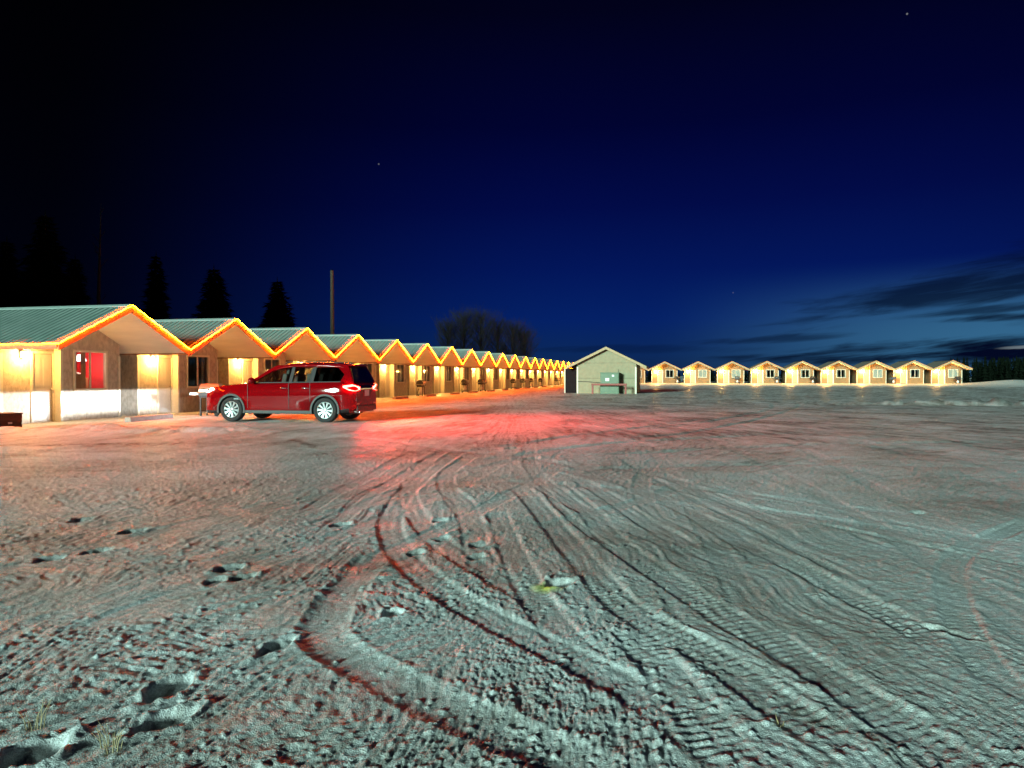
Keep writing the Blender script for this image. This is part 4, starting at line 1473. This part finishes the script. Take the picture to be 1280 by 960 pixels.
# ------------------------------------------------------------------ dark box at the near end, pole
bx = empty('wooden_box', (-13.55, 18.7, 0.0), R(76))
mb = MB()
mb.box((0, 0, 0.19), (0.8, 0.62, 0.38))
for k in range(3):
    mb.box((0, -0.316, 0.07 + k * 0.125), (0.82, 0.018, 0.115))
mb.build('case', M['brownbox'], bx, bevel=0.006)
MB().box((0, 0, 0.4), (0.86, 0.68, 0.035)).build('lid', M['brownbox'], bx, bevel=0.006)
MB().box((0.05, -0.335, 0.16), (0.11, 0.012, 0.05)).build('tag_plate', M['white'], bx)
tag(bx, 'low dark brown wooden box by the nearest cabin', 'box')

up = empty('utility_pole', (-15.2, 60.0, 0))
MB().tube([(0, 0, -0.3), (0.02, 0, 5), (0, 0, 10.3)], [0.19, 0.17, 0.14], 12).build('shaft', M['pole'], up)
MB().lathe([(0.142, 10.28), (0.15, 10.3), (0.1, 10.36), (0, 10.38)], n=12).build('cap', M['darkmetal'], up)
tag(up, 'bare wooden utility pole rising behind the orange-lit row', 'pole')


# ------------------------------------------------------------------ trees
def spruce(x, y, h, w, label, group='spruces behind the cabins', n_lay=38, seed=0, lean=0.0):
    rd = random.Random(seed)
    root = empty('spruce_tree', (x, y, 0))
    MB().tube([(0, 0, -0.3), (lean * 0.4, 0, h * 0.5), (lean, 0, h)], [0.02 * h + 0.05, 0.012 * h + 0.03, 0.01], 8).build('trunk', M['bark'], root)
    mb = MB()
    for li in range(n_lay):
        f = (li + 0.5) / n_lay
        z = h * (0.06 + 0.93 * f)
        rr = w * (1 - f) ** 0.62 * rd.uniform(0.72, 1.08) + 0.12
        nb = max(7, int(20 * (1 - f) + 7))
        for b in range(nb):
            a = 2 * PI * (b + rd.random()) / nb
            L = rr * rd.uniform(0.6, 1.15)
            droop = L * rd.uniform(0.15, 0.4)
            ns = max(3, int(L / 0.22))
            d = Vector((math.cos(a), math.sin(a), 0))
            for k in range(ns):
                t = (k + 0.4) / ns
                p = d * (L * t) + Vector((lean * f, 0, z - droop * t * t))
                sz = (0.42 * (1 - 0.4 * t) + 0.10) * min(1.3, 0.6 + L / 2)
                for q in range(3):
                    a2 = a + rd.uniform(-1.1, 1.1)
                    e = Vector((math.cos(a2), math.sin(a2), rd.uniform(-0.7, 0.25))).normalized()
                    sd = e.cross(Vector((rd.uniform(-.4, .4), rd.uniform(-.4, .4), 1))).normalized() * sz * 0.38
                    tip = p + e * sz * rd.uniform(1.0, 1.8)
                    mb.add([p - sd, p + sd, tip], [(0, 1, 2)])
    top = Vector((lean, 0, h))
    mb.add([top + Vector((-.08, 0, -.5)), top + Vector((.08, 0, -.5)), top + Vector((0, 0, .4))], [(0, 1, 2)])
    mb.build('crown', M['needles'], root, fix=False)
    tag(root, label, 'tree', group)
    return root


def at(px, Z):
    return (px - 640) / FPX * Z


def hgt(py, Z):
    return CAM_H + (HOR - py) / FPX * Z


spruce(at(58, 52), 52, hgt(268, 52), 3.0, 'tall broad dark spruce above the nearest cabin roof', seed=1)
spruce(at(196, 60), 60, hgt(318, 60), 1.6, 'slim dark spruce between the second gable and the bare trunk', seed=2)
spruce(at(268, 58), 58, hgt(335, 58), 2.5, 'pointed dark spruce above the second gable', seed=3)
spruce(at(347, 64), 64, hgt(350, 64), 2.6, 'rounded dark spruce next to the utility pole', seed=4)
spruce(at(10, 56), 56, hgt(300, 56), 2.4, 'dark spruce at the edge over the nearest roof', seed=5)
spruce(at(95, 62), 62, hgt(322, 62), 2.2, 'shorter dark spruce beside the tall broad spruce', seed=6)


def bare_tree(x, y, h, label, seed, group, spread=0.35, nb=60, name='bare_tree'):
    rd = random.Random(seed)
    root = empty(name, (x, y, 0))
    MB().tube([(0, 0, -0.3), (rd.uniform(-.2, .2), 0, h * 0.5), (rd.uniform(-.3, .3), 0, h * 0.98)], [0.013 * h + 0.04, 0.008 * h + 0.02, 0.012], 7).build('trunk', M['bark'], root)
    mb = MB()
    for k in range(nb):
        z = h * rd.uniform(0.25, 0.95)
        a = rd.uniform(0, 2 * PI)
        L = h * spread * (0.75 * math.sin(PI * min(1, z / h) ** 1.3) + 0.12) * rd.uniform(0.6, 1.2) + 0.3
        d = Vector((math.cos(a), math.sin(a), rd.uniform(0.7, 1.5))).normalized()
        p = Vector((0, 0, z))
        m = p + d * L * 0.5 + Vector((rd.uniform(-.1, .1), rd.uniform(-.1, .1), 0))
        e = p + d * L + Vector((0, 0, 0.1 * L))
        mb.tube([p, m, e], [0.03, 0.02, 0.006], 4, caps=False)
        for q in range(5):
            t = rd.uniform(0.3, 1)
            s = p + (e - p) * t
            dd = (d + Vector((rd.uniform(-.8, .8), rd.uniform(-.8, .8), rd.uniform(-.2, .6)))).normalized()
            mb.tube([s, s + dd * L * rd.uniform(0.2, 0.45)], [0.012, 0.004], 3, caps=False)
    mb.build('crown', M['twigs'], root)
    tag(root, label, 'tree', group)


bare_tree(at(126, 58), 58, hgt(250, 58), 'tall thin bare trunk standing among the spruces', 21, 'bare trees behind the cabins', 0.05, 22)
for n, (px, py, lb) in enumerate(((560, 406, 'bare tree at the near side of the far thicket'), (580, 394, 'tall twiggy bare tree second in the far thicket'),
                                  (601, 392, 'tallest bare tree amid the far thicket'), (622, 404, 'bare tree just past the tallest in the far thicket'),
                                  (641, 406, 'thin bare tree towards the shed end of the far thicket'), (656, 414, 'low bare tree at the shed end of the far thicket'))):
    bare_tree(at(px, 118), 118 + n, hgt(py, 118), lb, 30 + n, 'bare trees behind the cabins', 0.42, 260)

# dark woods beyond the yard: nobody could count them
def woods(name, pts, label, seed, hmin, hmax, dens, wid):
    rd = random.Random(seed)
    mb = MB()
    for i in range(len(pts) - 1):
        a, b = Vector((*pts[i], 0)), Vector((*pts[i + 1], 0))
        L = (b - a).length
        for k in range(int(L * dens)):
            p = a + (b - a) * rd.random() + Vector((rd.uniform(-wid, wid), rd.uniform(-wid, wid), 0))
            h = rd.uniform(hmin, hmax)
            w = h * rd.uniform(0.14, 0.2)
            for li in range(9):
                f = li / 9
                z0 = h * f
                rr = w * (1 - f) + 0.1
                for q in range(8):
                    an = rd.uniform(0, 2 * PI)
                    c = p + Vector((0, 0, z0 + h * 0.14))
                    o1 = p + Vector((rr * math.cos(an), rr * math.sin(an), z0 - h * 0.02 * rd.random()))
                    o2 = p + Vector((rr * math.cos(an + 0.7), rr * math.sin(an + 0.7), z0 - h * 0.02 * rd.random()))
                    mb.add([o1, o2, c], [(0, 1, 2)])
    o = mb.build(name, M['needles'], None, fix=False)
    tag(o, label, None, None, 'stuff')
    return o


woods('far_woods', [(10, 150), (95, 152)], 'low dark scrub added to darken the gaps in the far row', 53, 1.8, 3.2, 5.0, 4)  # added backdrop that keeps the gaps between far cabins dark
woods('far_woods', [(99, 152), (165, 150), (205, 110), (230, 70)], 'black mass of woods on the skyline past the far row', 51, 4.2, 5.6, 11, 6)
woods('shade_woods', [(-75, 28), (-58, 20), (-44, 14)], 'unseen spruce woods added to shade the trees behind the cabins', 52, 25, 31, 2.2, 5)  # out of view, added this tall to shade the background trees

# ------------------------------------------------------------------ dry grass poking through the snow
def tuft(px, py, n, h, label, seed):
    rd = random.Random(seed)
    x, y = G(px, py)
    mb = MB()
    for k in range(n):
        a = rd.uniform(0, 2 * PI)
        r0 = rd.uniform(0, 0.04)
        p = Vector((r0 * math.cos(a), r0 * math.sin(a), -0.03))
        hh = h * rd.uniform(0.5, 1.1)
        bend = rd.uniform(0.1, 0.6) * hh
        mb.tube([p, p + Vector((bend * 0.3 * math.cos(a), bend * 0.3 * math.sin(a), hh * 0.6)), p + Vector((bend * math.cos(a), bend * math.sin(a), hh))], [0.0022, 0.0018, 0.0006], 4, caps=False)
    o = mb.build('grass_tuft', M['drygrass'], None)
    o.location = (x, y, ground_z(x, y))
    tag(o, label, 'grass tuft', 'dry grass tufts in the snow')


tuft(38, 915, 9, 0.14, 'sparse dry grass stalks beside the deepest footprint', 1)
tuft(138, 938, 14, 0.12, 'fuller tuft of dry grass below the two footprints', 2)
tuft(975, 905, 8, 0.05, 'short flattened dry grass in the tyre-tracked snow', 3)

# ------------------------------------------------------------------ sky
world = bpy.data.worlds.new('World')
scene.world = world
world.use_nodes = True
nt = world.node_tree
nt.nodes.clear()
N, Lk = nt.nodes.new, nt.links.new
out = N('ShaderNodeOutputWorld')
bg = N('ShaderNodeBackground')
bg.inputs['Strength'].default_value = 0.82
Lk(bg.outputs[0], out.inputs[0])
tc = N('ShaderNodeTexCoord')
sep = N('ShaderNodeSeparateXYZ')
Lk(tc.outputs['Generated'], sep.inputs[0])


def s2l(c):
    return tuple(((v / 255 + 0.055) / 1.055) ** 2.4 if v > 10 else v / 255 / 12.92 for v in c)


def math_n(op, a, b=None, c=None, clamp=False):
    n = N('ShaderNodeMath')
    n.operation = op
    n.use_clamp = clamp
    for i, v in enumerate((a, b, c)):
        if v is None:
            continue
        if isinstance(v, (int, float)):
            n.inputs[i].default_value = v
        else:
            Lk(v, n.inputs[i])
    return n.outputs[0]


def mix_c(f, a, b, mode='MIX'):
    n = N('ShaderNodeMix')
    n.data_type = 'RGBA'
    n.blend_type = mode
    for k, v in (('Factor', f), ('A', a), ('B', b)):
        if isinstance(v, (int, float)):
            n.inputs[k].default_value = v
        elif isinstance(v, tuple):
            n.inputs[k].default_value = (*v, 1)
        else:
            Lk(v, n.inputs[k])
    return n.outputs['Result']


def smooth(v, a, b, lo=0.0, hi=1.0):
    n = N('ShaderNodeMapRange')
    n.interpolation_type = 'SMOOTHSTEP'
    n.inputs['From Min'].default_value = a
    n.inputs['From Max'].default_value = b
    n.inputs['To Min'].default_value = lo
    n.inputs['To Max'].default_value = hi
    Lk(v, n.inputs['Value'])
    return n.outputs[0]


el = math_n('MULTIPLY', math_n('ARCSINE', sep.outputs['Z']), 180 / PI)
az = math_n('MULTIPLY', math_n('ARCTAN2', sep.outputs['X'], sep.outputs['Y']), 180 / PI)
cr = N('ShaderNodeValToRGB')
els = cr.color_ramp.elements
ramp = [(0.0, (14, 36, 68)), (0.03, (7, 38, 88)), (0.075, (1, 30, 98)), (0.14, (0, 19, 86)), (0.22, (0, 8, 68)), (0.32, (0, 2, 46)), (0.45, (1, 1, 24)), (1.0, (1, 1, 9))]
els[0].position = 0; els[0].color = (*s2l(ramp[0][1]), 1)
els[1].position = 1; els[1].color = (*s2l(ramp[-1][1]), 1)
for p, c in ramp[1:-1]:
    e = els.new(p)
    e.color = (*s2l(c), 1)
Lk(math_n('DIVIDE', el, 60.0, clamp=True), cr.inputs['Fac'])
side = math_n('MULTIPLY', smooth(az, -34, 6, 0.03, 1.0), smooth(az, 24, 60, 1.0, 0.55))
sky = mix_c(1.0, cr.outputs['Color'], (1, 1, 1), 'MULTIPLY')
comb = N('ShaderNodeCombineColor')
for k in range(3):
    Lk(side, comb.inputs[k])
sky = mix_c(1.0, sky, comb.outputs[0], 'MULTIPLY')
# last light low in the west, from a Nishita sky with the sun well down
st = N('ShaderNodeTexSky')
st.sky_type = 'NISHITA'
st.sun_disc = False
st.sun_elevation = R(-3.0)
st.sun_rotation = R(38)
nish = mix_c(1.0, st.outputs[0], (0.003, 0.004, 0.005), 'MULTIPLY')
sky = mix_c(1.0, sky, nish, 'ADD')
glow = math_n('MULTIPLY', smooth(az, 10, 36, 0, 0.95), math_n('MULTIPLY', smooth(el, 8.5, 2.4), smooth(el, -1, 1.2)))
sky = mix_c(glow, sky, s2l((50, 100, 136)))
# cloud banks, drawn out sideways
mp = N('ShaderNodeCombineXYZ')
Lk(math_n('MULTIPLY', az, 0.055), mp.inputs[0])
Lk(math_n('MULTIPLY', math_n('SUBTRACT', el, math_n('MULTIPLY', az, 0.10)), 0.42), mp.inputs[1])
mp.inputs[2].default_value = 3.7
nz = N('ShaderNodeTexNoise')
nz.inputs['Scale'].default_value = 1.0
nz.inputs['Detail'].default_value = 6
nz.inputs['Roughness'].default_value = 0.55
Lk(mp.outputs[0], nz.inputs['Vector'])

mpb = N('ShaderNodeCombineXYZ')
Lk(math_n('MULTIPLY', az, 0.16), mpb.inputs[0])
Lk(math_n('MULTIPLY', math_n('SUBTRACT', el, math_n('MULTIPLY', az, 0.12)), 1.5), mpb.inputs[1])
nzb = N('ShaderNodeTexNoise')
nzb.inputs['Scale'].default_value = 1.0
nzb.inputs['Detail'].default_value = 5
nzb.inputs['Roughness'].default_value = 0.6
nzb.inputs['Distortion'].default_value = 0.6
Lk(mpb.outputs[0], nzb.inputs['Vector'])


def blob(a0, e0, sa, se, tilt):
    da = math_n('DIVIDE', math_n('SUBTRACT', az, a0), sa)
    de = math_n('DIVIDE', math_n('SUBTRACT', math_n('SUBTRACT', el, e0), math_n('MULTIPLY', math_n('SUBTRACT', az, a0), tilt)), se)
    d2 = math_n('ADD', math_n('MULTIPLY', da, da), math_n('MULTIPLY', de, de))
    return math_n('ADD', math_n('SUBTRACT', 1.0, d2), math_n('ADD', math_n('MULTIPLY', math_n('SUBTRACT', nz.outputs['Fac'], 0.5), 3.6), math_n('MULTIPLY', math_n('SUBTRACT', nzb.outputs['Fac'], 0.5), 2.4)))


clouds = [(32, 6.2, 13, 1.6, 0.20, 0.8), (34, 1.5, 13, 1.2, 0.02, 1.0), (33, 4.4, 9, 0.32, 0.05, 0.7), (24, 1.25, 10, 0.45, 0.0, 0.8), (35, 3.9, 5, 0.28, 0.03, 0.9), (20, 2.8, 6, 0.35, 0.05, 0.6), (44, 3.4, 8, 0.5, 0.0, 0.9), (10, 2.1, 9, 0.4, 0.0, 0.35)]
for (a0, e0, sa, se, tl, dn) in clouds:
    f = math_n('MULTIPLY', smooth(blob(a0, e0, sa, se, tl), -0.2, 1.1), dn)
    sky = mix_c(f, sky, s2l((3, 8, 32)))
f = math_n('MULTIPLY', smooth(blob(36.5, 1.95, 2.6, 0.16, 0.05), 0.2, 0.9), 0.8)
sky = mix_c(f, sky, s2l((110, 122, 128)))
f = math_n('MULTIPLY', smooth(blob(29.5, 1.75, 2.2, 0.13, 0.03), 0.2, 0.9), 0.0)
# three stars
nrm = N('ShaderNodeVectorMath')
nrm.operation = 'NORMALIZE'
Lk(tc.outputs['Generated'], nrm.inputs[0])
for (sx_, sy_, b_) in ((1131, 20, 0.16), (474, 206, 0.10), (916, 366, 0.05)):
    d = Vector(((sx_ - 640) / FPX, 1, (HOR - sy_) / FPX)).normalized()
    dt = N('ShaderNodeVectorMath')
    dt.operation = 'DOT_PRODUCT'
    Lk(nrm.outputs[0], dt.inputs[0])
    dt.inputs[1].default_value = d
    f = smooth(dt.outputs['Value'], math.cos(0.0013), math.cos(0.0004), 0, b_)
    cb = N('ShaderNodeCombineColor')
    for k in range(3):
        Lk(f, cb.inputs[k])
    sky = mix_c(1.0, sky, cb.outputs[0], 'ADD')
Lk(sky, bg.inputs['Color'])

# low cool yard light: a sun in place of an unseen yard lamp
sd = bpy.data.lights.new('yard_lamp_sun', 'SUN')
sd.energy = 4.4
sd.angle = R(9.0)
sd.color = (0.62, 1.0, 0.90)
so = bpy.data.objects.new('yard_lamp_sun', sd)
dirv = Vector((math.sin(SUN_AZ) * math.cos(SUN_EL), math.cos(SUN_AZ) * math.cos(SUN_EL), -math.sin(SUN_EL)))
so.rotation_euler = dirv.to_track_quat('-Z', 'Y').to_euler()
so.location = (-30, -50, 20)
link(so)

# ------------------------------------------------------------------ camera
cd = bpy.data.cameras.new('camera')
cd.sensor_width = 36
cd.lens = FPX / 1280 * 36
cd.clip_start = 0.05
cd.clip_end = 6000
co = bpy.data.objects.new('camera', cd)
co.location = (0, 0, CAM_H)
co.rotation_euler = (R(90) - math.atan(10.0 / FPX), 0, 0)
link(co)
scene.camera = co

scene.view_settings.view_transform = 'Standard'
scene.view_settings.look = 'None'
scene.view_settings.exposure = 0.4
scene.view_settings.gamma = 1
scene.render.engine = 'CYCLES'
scene.cycles.use_denoising = True
try:
    scene.cycles.denoiser = 'OPENIMAGEDENOISE'
    scene.cycles.denoising_input_passes = 'RGB_ALBEDO_NORMAL'
    scene.cycles.denoising_prefilter = 'ACCURATE'
except Exception:
    pass
scene.cycles.max_bounces = 5
scene.cycles.diffuse_bounces = 3
scene.cycles.glossy_bounces = 3
scene.cycles.transparent_max_bounces = 8
scene.cycles.caustics_reflective = False
scene.cycles.caustics_refractive = False
scene.cycles.sample_clamp_indirect = 4.0
scene.cycles.use_light_tree = True
